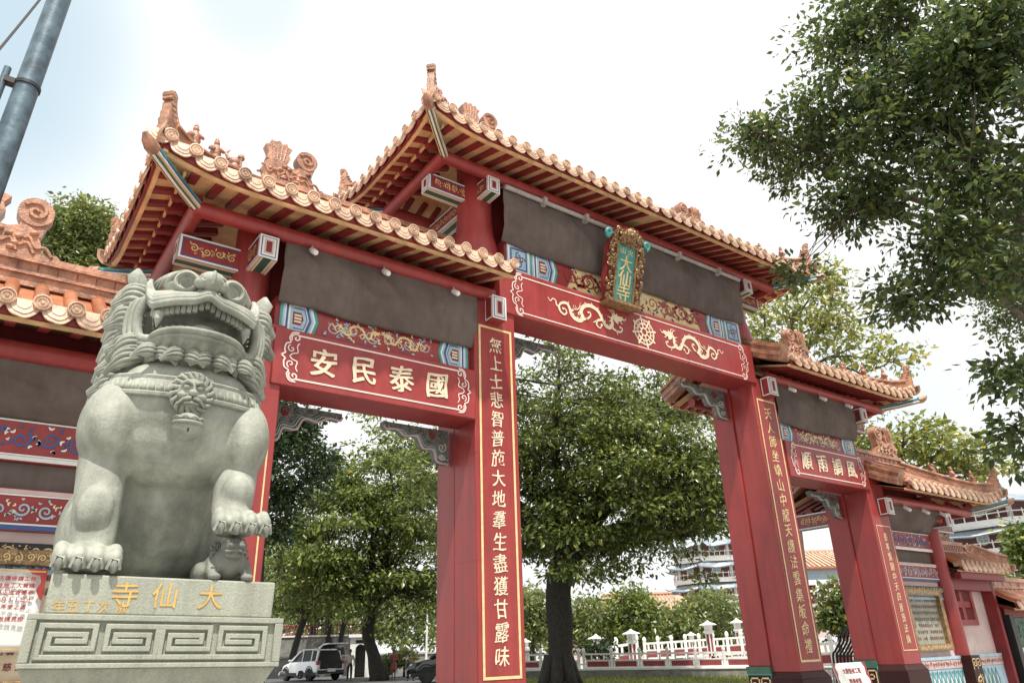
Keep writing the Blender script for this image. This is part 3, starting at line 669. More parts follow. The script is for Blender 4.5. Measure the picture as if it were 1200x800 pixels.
# ================================================================ the gate
gate = thing('memorial_gate', 'tall red three-bay temple gate with tiled roofs and gilt calligraphy on its pillars', 'gate', (0, .43, 0))
A0, A1 = 2.483, 3.112         # big pillars
B0, B1 = 5.455, 6.053         # outer pillars
YC = .43
COUP = {-1: '無上士悲智普施大地羣生盡獲甘露味', 1: '天人師坐鎮山中龍天護法雲集皈命禮'}
SMALL = {-1: '祥雲開法界慧日照人間天', 1: '是亭雲圖中天四皆是法緣'}
for sg in (-1, 1):
    rg = random.Random(11+sg)
    for (x0, x1, ztop, big) in ((A0, A1, 5.78, True), (B0, B1, 4.80, False)):
        mb = MB(); X0, X1 = sg*x0, sg*x1
        mb.box(X0, X1, 0, .462, 1.22, ztop, RED); e = .035
        mb.box(sg*(x0-e), sg*(x1+(e if not big else .0)), .464, .86, 1.30, ztop+(.5 if big else 0), RED)
        p = mb.build('pillar', gate, bevel=.012)
        if big:
            jm = MB()
            for zj in (2.55, 3.76, 4.9): jm.box(min(X0, X1)-.0008, max(X0, X1)+.0008, -.0008, .46, zj-.0018, zj+.0018, RED2)
            jm.build('paint_joint', p)
        p['label'] = ('thick red pillar beside the wide middle opening' if big else 'slimmer red pillar at the outer side of the gate')
        lo, hi = min(X0, X1), max(X0, X1)
        mb = MB(); mb.box(lo-.06, hi+.06, -.06, .461, -.05, 1.13, GRAN)
        mb.frustum([(lo-.06, -.06, 1.13), (hi+.06, -.06, 1.13), (hi+.06, .461, 1.13), (lo-.06, .461, 1.13)], [(lo-.005, -.005, 1.225), (hi+.005, -.005, 1.225), (hi+.005, .461, 1.225), (lo-.005, .461, 1.225)], GRAN)
        mb.build('granite_base', p, bevel=.008)
        mb = MB(); mb.box(lo-.05, hi+.05, .4635, .88, -.05, 1.20, TEAL)
        mb.box(lo-.058, hi+.058, .4640, .888, 1.20, 1.30, GREEN)
        for q, xx in ((-1, lo-.05), (1, hi+.05)):
            f = plane((xx, .67, 1.05), (0, -q, 0), (0, 0, 1), (q, 0, 0)); mb.add([f(a, b, .004) for a, b in ((-.2, -.13), (.2, -.13), (.2, .13), (-.2, .13))], [(0, 1, 2, 3)], GRAN)
            greek_key(mb, f, -.19, .19, -.10, .10, GOLDL, .008, 2)
            f2 = plane((xx, .67, .75), (0, -q, 0), (0, 0, 1), (q, 0, 0)); scrolls(mb, f2, .38, .24, GOLDL, rg, .006)
        mb.build('key_pattern_base', p)
        zb, zt = (1.348, 5.408) if big else (1.435, 3.526)
        f = plane(((lo+hi)/2, 0, 0), (1, 0, 0), (0, 0, 1), (0, -1, 0)); hw = (hi-lo)/2-.061
        mb = MB(); wd = .030 if big else .016; rect_line(mb, f, -hw+wd/2, hw-wd/2, zb+wd/2, zt-wd/2, wd, GOLDL, .006)
        mb.add([f(a, b, .003) for a, b in ((-hw, zb), (hw, zb), (hw, zt), (-hw, zt))], [(0, 1, 2, 3)], RED)
        bd = mb.build('calligraphy_panel', p)
        txt = COUP[sg] if big else SMALL[sg]; n = len(txt); stp = (zt-zb-.22)/n
        mb = MB(); text_row(mb, txt, f, 0, zt-.12-stp/2, min(stp*.90, .225 if big else .16), stp, CREAM if big and sg < 0 else GOLDL, vert=True, t=.007, brush=1.2, bold=.010, sx=.92)
        mb.build('lettering', bd)
    # round posts above, tie beams
    mb = MB(); mb.lathe([(.33, 6.22), (.335, 6.5), (.32, 6.75), (.27, 6.95), (.25, 7.2), (.25, 8.15)], (sg*2.80, YC, 0), RED, n=28); mb.build('round_post', gate, ang=60)
    mb = MB(); mb.lathe([(.205, 4.74), (.205, 6.35)], (sg*5.75, YC, 0), RED, n=28); mb.build('round_post', gate, ang=60)
    for (x, z0, z1, yend, xe) in ((2.80, 7.43, 7.68, -.06, .80), (5.76, 5.45, 5.72, -.12, .78)):
        zc, hh = (z0+z1)/2, z1-z0
        mb = MB(); tie_box(mb, lambda u, v, w, x=x, zc=zc, ye=yend: (sg*x+u, ye-w, zc+v), .20, hh, 0, rg, YC-yend-.1); mb.build('painted_beam_end', gate)
        mb = MB(); tie_box(mb, lambda u, v, w, x=x, zc=zc: (sg*x-u, 1.66+w, zc+v), .20, hh, 0, rg, 1.1); mb.build('painted_beam_end', gate)
        mb = MB(); tie_box(mb, lambda u, v, w, x=x, zc=zc, xe=xe: (sg*(x+xe+w), YC+u, zc+v), .20, hh, 0, rg, xe-.1); mb.build('painted_beam_end', gate)
    for (x, z, hh) in ((2.84, 5.62, .32), (5.85, 3.86, .30)):
        mb = MB(); tie_box(mb, lambda u, v, w, x=x, z=z: (sg*x+u, -.17-w, z+v), .215, hh, 0, rg, .1685); mb.build('painted_beam_end', gate)
    # lintel of the side bay
    xa, xb = sg*3.113, sg*5.57; lo, hi = min(xa, xb), max(xa, xb)
    mb = MB(); mb.box(lo, hi, -.028, .46, 4.145, 4.765, RED); lt = mb.build('lintel', gate, bevel=.012)
    f = plane(((lo+hi)/2, -.028, 4.465), (1, 0, 0), (0, 0, 1), (0, -1, 0)); hw = (hi-lo)/2
    mb = MB()
    for v in (-.24, .24): mb.ribbon([(-hw+.25, v), (hw-.25, v)], .019, f, PINKW, .005)
    for q in (-1, 1):
        g = lambda u, v, w, q=q: f(q*(hw-.25)+u, v, w)
        cloud_end(mb, g, 0, q, .52, PINKW)
    mb.build('painted_frame', lt)
    mb = MB(); txt = '安民泰國' if sg < 0 else '順雨調風'
    text_row(mb, txt, f, -.69, 0.0, .33, .46, CREAM, t=.007, brush=.9, bold=.022, sx=.95); mb.build('lettering', lt)
    # painted board over the lintel
    mb = MB(); mb.box(sg*3.06, sg*5.56, .09, .30, 4.767, 5.16, RED2); bo = mb.build('painted_board', gate)
    f = plane((sg*4.33, .09, 4.95), (1, 0, 0), (0, 0, 1), (0, -1, 0)); mb = MB()
    mb.add([f(a, b, .003) for a, b in ((-1.18, -.17), (1.18, -.17), (1.18, .17), (-1.18, .17))], [(0, 1, 2, 3)], RED)
    for v in (-.178, .178): mb.ribbon([(-1.2, v), (1.2, v)], .02, f, WHITE, .006)
    for q in (-1, 1): chevron_end(mb, f, q*1.18, -q, .33, .006)
    for q in (-1, 1): dragon(mb, lambda u, v, w, q=q: f(q*.34+u, v, w), 0, 0, .62, GOLDL, -q, .008)
    scrolls(mb, f, 1.4, .30, LBLUE, rg, .005, CREAM, .08)
    mb.build('painted_decoration', bo)
    # carved brackets under the lintel
    def spandrel(xc, q, z, L, hh, y0):
        mb = MB(); fn = lambda u, v, w: (xc+q*u, y0+w*.09, z+v)
        pr_ = [(0, 0), (L, 0), (L, -.05), *[tuple(p) for p in bez([(L*.97, -.09), (L*.8, -.08), (L*.68, -hh*.34), (L*.5, -hh*.30), (L*.40, -hh*.62), (L*.24, -hh*.62), (L*.18, -hh*.95), (0, -hh)], 4)]]
        mb.prism(pr_, fn, 1., CARVE)
        edge = pr_[2:]
        mb.tube([fn(u, v, -.15) for u, v in edge], .014, GREYP, 6); mb.tube([fn(u*.93, v*.86-.005, -.10) for u, v in edge], .008, GREYP, 6); mb.tube([fn(u*.86, v*.74-.01, -.08) for u, v in edge], .007, TEAL, 6)
        for a, b, r in ((.10, .22, .15), (.26, .2, .13), (.42, .16, .12), (.58, .11, .09), (.72, .08, .06), (.10, .52, .15), (.25, .46, .11), (.10, .80, .10), (.36, .38, .07)):
            mb.tube([fn(L*a+p[0], -hh*b+p[1], -.05) for p in spiral((0, 0), hh*r, 1.5, R.uniform(0, 6), 1, 18)], hh*.028, CARVE if a not in (.26, .10) or b < .3 and a == .10 else (RED2 if a == .26 and b < .3 else GREYP), 5)
        return mb.build('carved_bracket', gate)
    spandrel(sg*(A1+.035), sg, 4.143, .88, .42, .56); spandrel(sg*(B0-.035), -sg, 4.143, .88, .42, .56); spandrel(sg*(A0-.035), -sg, 5.663, 1.1, .50, .56)
    # purlins of the side roof
    mb = MB(); z = 5.83; mb.tube([(sg*2.86, -.05, z), (sg*6.52, -.05, z)], .082, RED, 16); mb.tube([(sg*2.86, 1.61, z), (sg*6.52, 1.61, z)], .082, RED, 16)
    mb.tube([(sg*6.49, -.09, z), (sg*6.49, 1.65, z)], .083, RED, 16); mb.tube([(sg*2.9, .78, 6.3), (sg*5.5, .78, 6.3)], .10, RED2, 12); mb.build('purlins', gate, ang=60)
    mb = MB(); mb.box(sg*2.85, sg*5.75, YC+.02, YC+.2, 5.1, 6.1, RED2); mb.build('bracket_wall', gate)
    rr = Roof(sg, 2.86, 7.02, 5.62, 6.0)
    build_roof(gate, [rr], (sg*2.86, sg*5.70, 6.745), 5.83, [(sg*5.36, sg, .76)], verge=[(rr, (2.60, 2.86), .06) if sg > 0 else (rr, (2.74, 2.86), .75)])
# middle bay
rg = random.Random(5)
mb = MB(); mb.box(-2.72, 2.60, -.030, .45, 5.665, 6.335, RED); lt = mb.build('lintel', gate, bevel=.012)
lt['label'] = 'long red lintel with two golden dragons facing a wheel'
f = plane((-.06, -.030, 5.99), (1, 0, 0), (0, 0, 1), (0, -1, 0)); mb = MB()
for v in (-.268, .268): mb.ribbon([(-2.30, v), (2.30, v)], .018, f, PINKW, .005)
for q in (-1, 1): cloud_end(mb, lambda u, v, w, q=q: f(q*2.30+u, v, w), 0, q, .60, PINKW)
mb.build('painted_frame', lt)
for q in (-1, 1):
    mb = MB(); dragon(mb, f, q*1.16, 0.0, 1.42, CREAM, -q); mb.build('painted_dragon', lt)
mb = MB()
for r0 in (.205, .135, .06): mb.ribbon([(r0*math.cos(q), r0*math.sin(q)) for q in np.linspace(0, 2*math.pi, 33)[:-1]], .026, f, CREAM, .006, closed=True)
for k in range(8):
    q = math.pi/4*k+.2; mb.ribbon([(.05*math.cos(q), .05*math.sin(q)), (.235*math.cos(q), .235*math.sin(q))], [.022, .03], f, CREAM, .008)
    mb.ribbon([(.225*math.cos(q), .225*math.sin(q)), (.262*math.cos(q), .262*math.sin(q))], [.055, .012], f, CREAM, .007)
    q += math.pi/8; mb.ribbon(spiral((.175*math.cos(q), .175*math.sin(q)), .028, 1., q, 1, 9), .014, f, CREAM, .008)
mb.build('painted_wheel', lt)
mb = MB(); mb.box(-2.56, 2.52, .07, .30, 6.337, 6.83, RED2); bo = mb.build('painted_board', gate)
f = plane((-.02, .07, 6.58), (1, 0, 0), (0, 0, 1), (0, -1, 0)); mb = MB()
mb.add([f(a, b, .003) for a, b in ((-2.5, -.22), (2.5, -.22), (2.5, .22), (-2.5, .22))], [(0, 1, 2, 3)], RED)
for v in (-.23, .23): mb.ribbon([(-2.5, v), (2.5, v)], .022, f, WHITE, .006)
for q in (-1, 1):
    g = lambda u, v, w, q=q: f(q*2.30+u, v, w)
    mb.add([g(a, b, .005) for a, b in ((-.2, -.215), (.2, -.215), (.2, .215), (-.2, .215))], [(0, 1, 2, 3)], LBLUE)
    rect_line(mb, g, -.17, .17, -.19, .19, .025, WHITE, .007); rect_line(mb, g, -.13, .13, -.15, .15, .02, BLUE, .008)
    for k in range(4): mb.ribbon(spiral((.055*math.cos(k*1.57), .06*math.sin(k*1.57)), .055, 1.2, k*1.57, 1, 16), .016, g, BLUE if k % 2 else RED2, .009)
    chevron_end(mb, f, q*2.10, -q, .43, .006, 1.15)
mb.add([f(a, b, .005) for a, b in ((-1.45, -.215), (1.45, -.215), (1.25, .21), (-1.25, .21))], [(0, 1, 2, 3)], GOLDL)
scrolls(mb, f, 3.0, .42, RED2, rg, .008, LBLUE, .10)
for q in (-1, 1): dragon(mb, lambda u, v, w, q=q: f(q*1.05+u, v, w), 0, 0, 1.1, RED, -q, .010)
mb.build('painted_decoration', bo)
mb = MB(); mb.box(-2.75, 2.75, YC+.02, YC+.2, 6.8, 8.0, RED2); mb.build('bracket_wall', gate)
mb = MB(); z = 7.74
for y in (0., 1.56): mb.tube([(-3.61, y, z), (3.61, y, z)], .085, RED, 16)
for q in (-1, 1): mb.tube([(q*3.58, -.04, z), (q*3.58, 1.60, z)], .086, RED, 16)
mb.tube([(-2.8, .78, 8.25), (2.8, .78, 8.25)], .1, RED2, 12); mb.build('purlins', gate, ang=60)
build_roof(gate, [Roof(-1, 0, 4.14, 2.74, 7.90, h=.82), Roof(1, 0, 4.14, 2.74, 7.90, h=.82)], (-2.75, 2.75, 8.74), 7.74, [(-2.48, -1, .77), (2.48, 1, .77)])
mb = MB(); mb.tube([(-2.62, -.09, 7.58), (2.5, -.09, 7.58)], .035, GREYP, 10)
for x in (-1.95, -1.15, .9, 1.9): mb.box(x-.03, x+.03, -.16, -.05, 7.50, 7.62, GREYP)
mb.build('conduit', gate)

# brown canvas sheets tied under the eaves, in front of the carved bracket rows
def canvas(x0, x1, zb, yb, zt, yt, label, seed, bulge=.16):
    rg = random.Random(seed); ph = [rg.uniform(0, 6) for _ in range(8)]
    NZ = lambda x, y, z: mnoise.noise(Vector((x+seed*7.3, y, z)))
    def fn(a, b):
        x = lerp(x0, x1, a); e = min(a, 1-a); k = smooth01(e/.12); pr_ = math.sin(math.pi*min(1, b*1.02))
        bl = bulge*.45*math.sin(math.pi*(b**.7))*(.5+.5*k)
        wr = (.055*NZ(x*.9, b*1.4, 0)+.030*(1-abs(NZ(x*2.1+b*1.1, b*1.7, 3))*2.2)+.012*NZ(x*6, b*5-x, 5))*(.25+.75*pr_)
        sag = -.03*math.sin(math.pi*a)*(1-b)+.03*NZ(x*1.7, 2, 1)*(1-b)
        return (x, lerp(yb, yt, b)-bl-wr, lerp(zb, zt, b)+sag)
    mb = MB(); mb.grid(fn, 110, 34, CANVAS)
    o = mb.build('canvas_cover', ang=80); s = o.modifiers.new('thick', 'SOLIDIFY'); s.thickness = .006
    return tag(o, label, 'canvas', 'brown canvas covers under the eaves')
canvas(-5.56, -3.08, 5.08, .05, 5.84, -.03, 'brown canvas cover bulging above the lettered lintel beside the stone lion', 1)
canvas(3.08, 5.56, 5.08, .05, 5.84, -.03, 'dark canvas cover above the right lintel lettered with rain and wind', 2)
canvas(-2.62, -.72, 6.76, .045, 7.66, -.03, 'brown canvas cover left of the hanging name plaque', 3, .2)
canvas(-.72, 2.58, 6.76, .045, 7.66, -.03, 'brown canvas cover right of the hanging name plaque', 4, .2)

# small spotlights under the eaves
k = 0
SPL = ['small white spotlight above the left lintel, nearest the lion', 'small white spotlight above the middle of the left lintel', 'small white spotlight above the left lintel, nearest the tall pillar',
       'small white spotlight above the right lintel, nearest the tall pillar', 'small white spotlight above the middle of the right lintel', 'small white spotlight above the right lintel, nearest the outer pillar']
for x in (-5.29, -4.42, -3.48, 3.42, 4.35, 5.2):
    t = thing('spotlight', SPL[k], 'spotlight', (x, -.12, 5.72), 'spotlights under the side eaves'); k += 1
    mb = MB(); mb.lathe([(.028, -.06), (.034, -.05), (.034, .06), (.026, .075)], (x, -.15, 5.67), WHITE, axis=(.1, -.8, -.6), n=10); mb.build('lamp_body', t)
    mb = MB(); mb.tube([(x, -.09, 5.77), (x, -.12, 5.72), (x, -.14, 5.68)], .012, GREYP, 6); mb.build('lamp_arm', t)

# ---------------------------------------------------------------- name plaque
pb = np.array((-.62, -.14, 6.24)); pu = np.array((0, -.30, 1.16)); pu /= np.linalg.norm(pu); pn = np.cross((1, 0, 0), pu)*1.; pn = pn if pn[1] < 0 else -pn
t = thing('name_plaque', 'upright gilt carved plaque with turquoise board hanging over the dragon lintel', 'plaque', tuple(pb))
f = plane(pb, (1, 0, 0), pu, pn)
def pl_w(v): return .30+.085*math.sin(math.pi*min(1, max(0, v/1.0)))+.02*math.sin(9*v)
mb = MB(); out_ = [(pl_w(v), v) for v in np.linspace(0.03, 1.0, 14)]; out_ += [(.27, 1.03), (.27, 1.11), (.18, 1.19), (0, 1.21), (-.18, 1.19), (-.27, 1.11), (-.27, 1.03)]+[(-pl_w(v), v) for v in np.linspace(1.0, .03, 14)]
mb.prism(out_, lambda u, v, w: f(u, v, -.06+w), .06, RED2); mb.build('backing', t)
mb = MB(); mb.prism([(-.175, .07), (.175, .07), (.175, .90), (-.175, .90)], lambda u, v, w: f(u, v, w+.003), .022, TEAL); bd = mb.build('board', t)
mb = MB()
for ch, v in zip('大仙寺', (.64, .41, .18)): letter(mb, ch, f, 0, v, .27, GOLDL, t=.026, depth=.015, brush=.4)
for ch, u in zip('山火', (-.075, .075)): letter(mb, ch, f, u, .825, .105, GOLDL, t=.026, depth=.01, brush=.2)
mb.build('lettering', bd)
mb = MB()
for a, b, c, d in ((-.215, -.177, .03, .94), (.177, .215, .03, .94)): mb.prism([(a, c), (b, c), (b, d), (a, d)], lambda u, v, w: f(u, v, w+.003), .045, GOLDB)
for c, d in ((.03, .07), (.90, .94)): mb.prism([(-.177, c), (.177, c), (.177, d), (-.177, d)], lambda u, v, w: f(u, v, w+.003), .043, GOLDB)
mb.box(pb[0]-.32, pb[0]+.32, pb[1]-.10, pb[1]+.1, pb[2]-.02, pb[2]+.025, GOLDB); mb.build('frame', t)
rg = random.Random(9); mb = MB()
for i in range(120):
    v = rg.uniform(.03, 1.02); q = rg.choice((-1, 1)); wv = pl_w(v); u = q*rg.uniform(.225, wv-.015)
    sp = spiral((u, v), rg.uniform(.022, .05), rg.uniform(.6, 1.2), rg.uniform(0, 6), rg.choice((-1, 1)), 9); h_ = rg.uniform(.01, .05)
    mb.tube([f(a, b, h_+.012*math.sin(j)) for j, (a, b) in enumerate(sp)], [.014]*8+[.01, .006], GOLDB, 5)
for i in range(60):
    q = rg.uniform(0, 6.28); r_ = rg.uniform(.03, .17); u, v = 1.5*r_*math.cos(q), 1.06+.85*r_*math.sin(q)
    sp = spiral((u, v), rg.uniform(.025, .05), rg.uniform(.6, 1.1), rg.uniform(0, 6), 1, 9); h_ = .03+.08*(1-r_/.2)
    mb.tube([f(a, b, h_) for a, b in sp], [.016]*8+[.012, .006], GOLDB, 5)
mb.ell(f(0, 1.10, .05), (.085, .08, .08), GOLDB); mb.ell(f(0, 1.06, .12), (.045, .04, .03), GOLDB)
for q in (-1, 1): mb.ell(f(q*.04, 1.13, .11), (.022, .022, .022), GOLDL)
mb.build('carved_border', t, ang=60)
for q in (-1, 1):
    mb = MB(); mb.tube([f(q*.36+p[0]*q, 1.0+p[1], .03) for p in spiral((.02, .02), .065, 1.5, -1.6, 1, 22)], [.028]*16+[.024, .02, .02, .018, .016, .014, .012], TEAL, 8); mb.build('cloud_scroll', t, ang=60)

# ================================================================ wings of the gate
def art_strip(mb, x0, x1, y, z0, z1, m, deco, rg, sg, m2=None, edge=(GREEN, LBLUE)):
    lo, hi = min(x0, x1), max(x0, x1); mb.box(lo, hi, y, y+.12, z0, z1, m)
    f = plane(((lo+hi)/2, y, (z0+z1)/2), (1, 0, 0), (0, 0, 1), (0, -1, 0)); h = z1-z0; w_ = hi-lo
    for v, mm in ((-h/2+.025, edge[0]), (h/2-.025, edge[1])): mb.ribbon([(-w_/2, v), (w_/2, v)], .035, f, mm, .006)
    for v in (-h/2+.052, h/2-.052): mb.ribbon([(-w_/2, v), (w_/2, v)], .014, f, WHITE, .007)
    scrolls(mb, f, w_-.08, h-.13, deco, rg, .006, m2, .15)
for sg in (-1, 1):
    rg = random.Random(40+sg)
    wg = thing('gate_wing', 'tiled wing of the gate behind the stone lion, with painted panels' if sg < 0 else 'tiled wing at the right end of the gate with a framed inscription tablet', 'gate wing', (sg*7.3, .43, 0))
    x0, x1 = sg*6.10, sg*(8.20 if sg > 0 else 9.3); lo, hi = min(x0, x1), max(x0, x1); Y = .31
    rows = [at(10, y, Y=Y)[2] for y in (488, 540, 572, 622, 636, 656, 669)]
    mb = MB(); mb.box(lo, hi, Y+.02, .55, 1.30, rows[3], PINK); mb.box(lo, hi, .40, .55, rows[3], 4.6, RED2); wl = mb.build('wall', wg)
    mb = MB(); art_strip(mb, x0, x1, Y-.03, rows[1], rows[0]+.02, RED, BLUE, rg, sg, WHITE, (WHITE, GREEN)); mb.build('painted_panel', wg)
    mb = MB(); mb.box(lo, hi, Y+.03, .399, rows[2], rows[1]-.002, CANVAS); mb.build('frieze_recess', wg)
    mb = MB(); art_strip(mb, x0, x1, Y-.03, rows[3]+.002, rows[2], RED, LBLUE, rg, sg, CREAM, (BLUE, PINK)); mb.build('painted_panel', wg)
    mb = MB(); mb.box(lo, hi, Y-.05, Y+.019, rows[5], rows[4], BLACK); f = plane(((lo+hi)/2, Y-.05, (rows[4]+rows[5])/2), (1, 0, 0), (0, 0, 1), (0, -1, 0)); scrolls(mb, f, hi-lo-.06, (rows[4]-rows[5])*.9, GOLDL, rg, .006, None, .2); mb.build('gilt_carved_band', wg)
    mb = MB(); mb.box(lo, hi, Y-.02, Y+.019, rows[6]-.02, rows[5]-.002, LBLUE); f = plane(((lo+hi)/2, Y-.02, (rows[6]+rows[5])/2), (1, 0, 0), (0, 0, 1), (0, -1, 0)); scrolls(mb, f, hi-lo-.06, .09, BLUE, rg, .006, WHITE, .2); mb.build('painted_band', wg)
    mb = MB(); mb.box(lo, hi, Y-.06, .55, -.05, 1.10, LBLUE); f = plane(((lo+hi)/2, Y-.06, .82), (1, 0, 0), (0, 0, 1), (0, -1, 0))
    for i in range(int((hi-lo)/.16)):
        u = -(hi-lo)/2+.10+.16*i
        for q in (-1, 1): mb.ribbon(bez([(u, -.24), (u+q*.05, -.1), (u+q*.06, .06), (u+q*.02, .18), (u, .24)], 4), .028, f, TEAL, .005)
        mb.ribbon([(u, -.2), (u, .12)], [.02, .045], f, WHITE, .004); mb.ribbon(spiral((u+.08, .2), .035, 1, 0, 1, 9), .014, f, TEAL, .006)
    mb.box(lo, hi, Y-.07, .55, 1.1, 1.25, PINK); f = plane(((lo+hi)/2, Y-.07, 1.175), (1, 0, 0), (0, 0, 1), (0, -1, 0)); scrolls(mb, f, hi-lo, .12, RED, rg, .005, WHITE, .2); mb.box(lo, hi, Y-.08, .55, 1.251, 1.30, LBLUE); mb.build('tiled_dado', wg)
    # framed tablet
    mb = MB(); xa, xb = sg*6.55, sg*7.70; l2, h2 = min(xa, xb), max(xa, xb); z0, z1 = 1.52, 2.36
    for a, b, c, d in ((l2-.12, l2, z0-.12, z1+.12), (h2, h2+.12, z0-.12, z1+.12), (l2, h2, z1, z1+.12), (l2, h2, z0-.12, z0)): mb.box(a, b, Y-.09, Y+.019, c, d, GOLDB)
    for (a, b), (c, d) in ((((l2+h2)/2, z1+.06), (h2-l2, .1)), (((l2+h2)/2, z0-.06), (h2-l2, .1))): scrolls(mb, plane((a, Y-.09, b), (1, 0, 0), (0, 0, 1), (0, -1, 0)), c, d, GOLDL, rg, .005, None, .2)
    mb.build('carved_frame', wg, bevel=.006)
    mb = MB(); mb.box(l2, h2, Y-.01, Y+.019, z0, z1, CREAM if sg < 0 else STONEP); f = plane(((l2+h2)/2, Y-.01, (z0+z1)/2), (1, 0, 0), (0, 0, 1), (0, -1, 0)); tb = mb.build('stone_tablet', wg)
    mb = MB()
    for j in range(7):
        for k in range(14):
            if rg.random() < .9: letter(mb, rg.choice('大仙寺山門雲龍法界光明佛心慈悲智慧年月'), f, -.50+.077*k, .34-.11*j, .062, RED2, t=.004, brush=.4)
    mb.build('lettering', tb)
    # column, purlins, roof
    mb = MB(); mb.lathe([(.17, 1.3), (.17, 4.3)], (sg*8.18, YC-.12, 0), RED, n=24); mb.box(sg*8.0, sg*8.36, .05, .26, -.05, 1.3, GRAN); kf = plane((sg*8.18, .05, 1.16), (1, 0, 0), (0, 0, 1), (0, -1, 0)); greek_key(mb, kf, -.16, .16, -.09, .09, GOLDL, .004, 2); scrolls(mb, plane((sg*8.18, .05, .86), (1, 0, 0), (0, 0, 1), (0, -1, 0)), .32, .3, GOLDL, rg, .004); mb.build('red_column', wg)
    mb = MB(); z = 4.02; mb.tube([(sg*6.06, -.05, z), (sg*9.30, -.05, z)], .082, RED, 16); mb.tube([(sg*6.06, 1.61, z), (sg*9.30, 1.61, z)], .082, RED, 16); mb.tube([(sg*9.27, -.09, z), (sg*9.27, 1.65, z)], .083, RED, 16); mb.build('purlins', wg, ang=60)
    mb = MB(); tie_box(mb, lambda u, v, w: (sg*8.18+u, -.12-w, 3.78+v), .20, .27, 0, rg, .5); mb.build('painted_beam_end', wg)
    mb = MB(); tie_box(mb, lambda u, v, w: (sg*(9.28+w), YC+u, 3.78+v), .20, .27, 0, rg, .95); mb.build('painted_beam_end', wg); mb = MB(); tie_box(mb, lambda u, v, w: (sg*5.75-u, 1.66+w, 3.80+v), .20, .28, 0, rg, .79); mb.build('painted_beam_end', wg)
    rr = Roof(sg, 5.84, 9.82, 8.42, 4.22)
    build_roof(wg, [rr], (sg*5.84, sg*8.5, 4.975), 4.02, [(sg*8.02, sg, .86)], verge=[(rr, (5.60, 5.84), .06) if sg > 0 else (rr, (5.72, 5.84), .75)])
canvas(-9.2, -6.08, at(10, 488, Y=.28)[2]+.02, .27, 3.97, -.02, 'dark canvas cover above the blue and red painted panel behind the lion', 5, .12)
canvas(6.10, 8.15, at(10, 488, Y=.28)[2]+.02, .27, 3.97, -.02, 'dark canvas cover over the framed inscription tablet', 6, .12)
for i, x in enumerate((6.5, 7.2, 7.9)):
    t = thing('spotlight', ('small white spotlight over the inscription tablet, nearest the outer pillar', 'small white spotlight over the middle of the inscription tablet', 'small white spotlight over the inscription tablet, nearest the round column')[i], 'spotlight', (x, -.12, 3.9), 'spotlights under the side eaves')
    mb = MB(); mb.lathe([(.028, -.06), (.034, -.05), (.034, .06), (.026, .075)], (x, -.15, 3.87), WHITE, axis=(.1, -.8, -.6), n=10); mb.build('lamp_body', t)
    mb = MB(); mb.tube([(x, -.09, 3.96), (x, -.12, 3.92), (x, -.14, 3.88)], .012, GREYP, 6); mb.build('lamp_arm', t)

# notice banner on the left wing
pR0, pR1 = at(52, 668, Y=.18), at(40, 763, Y=.18)
bx1, bz1, bz0 = pR0[0]+.02, pR0[2]+.005, pR1[2]; bx0 = bx1-1.75
t = thing('notice_banner', 'cream cloth banner of red notice text on the wall behind the lion pedestal', 'banner', ((bx0+bx1)/2, .18, bz0))
mb = MB(); mb.grid(lambda a, b: (lerp(bx0, bx1, a), .18-.012*math.sin(9*a+2*b)-.02*math.sin(math.pi*b), lerp(bz0, bz1, b)), 30, 10, WHITE); o = mb.build('cloth', t); s_ = o.modifiers.new('t', 'SOLIDIFY'); s_.thickness = .004
f = plane((bx1, .135, bz1), (1, 0, 0), (0, 0, 1), (0, -1, 0)); mb = MB(); hh = bz1-bz0
for r_, tx in enumerate(('本寺國定古蹟修繕工程', '進行中除施工人員請', '勿靠近並停止進香團參', '預計至本月31日止', '造成各位不便之處', ' 敬請見諒')):
    for k, ch in enumerate(tx[::-1]):
        if ch != ' ': letter(mb, ch, f, -.085-.042*k-(.03 if r_ > 3 else 0), -.075-(r_+(r_ == 5)*.7)*.052, .038, RED, t=.006, brush=.15, bold=.03)
mb.build('lettering', t)
mb = MB(); mb.ribbon([(-1.74, -.02), (-.01, -.02)], .012, f, GOLD, .004); mb.ribbon([(-1.74, -hh+.02), (-.01, -hh+.02)], .012, f, GOLD, .004)
mb.add([f(a, b, .003) for a, b in ((0, 0), (-.14, 0), (-.10, -.04), (-.045, -.05), (-.03, -.10), (-.055, -.16), (-.02, -.22), (0, -.24))], [tuple(range(8))], RED); mb.build('printed_border', t)

# ---------------------------------------------------------------- walls to the right of the gate
t = thing('end_wall', 'pink plastered end wall with a small tiled roof and red latticed window', 'wall', (9.6, .5, 0))
wx0, wx1 = 8.34, 10.05; zE = at(1140, 668, Y=-.05)[2]
wa, wb = at(1110, 684, Y=.43), at(1146, 731, Y=.43); W0, W1, Z0, Z1 = wa[0], wb[0], wb[2], wa[2]
mb = MB()
for a, b, c, d in ((wx0, W0, 1.3, zE), (W1, wx1, 1.3, zE), (W0, W1, 1.3, Z0), (W0, W1, Z1, zE)): mb.box(a, b, .43, .60, c, d, PINK)
mb.build('wall', t)
mb = MB(); fw_ = .09
for a, b, c, d in ((W0-.02, W0+fw_, Z0-.02, Z1+.02), (W1-fw_, W1+.02, Z0-.02, Z1+.02), (W0+fw_, W1-fw_, Z1-fw_, Z1+.02), (W0+fw_, W1-fw_, Z0-.02, Z0+fw_)): mb.box(a, b, .405, .58, c, d, RED)
wf = mb.build('window_frame', t)
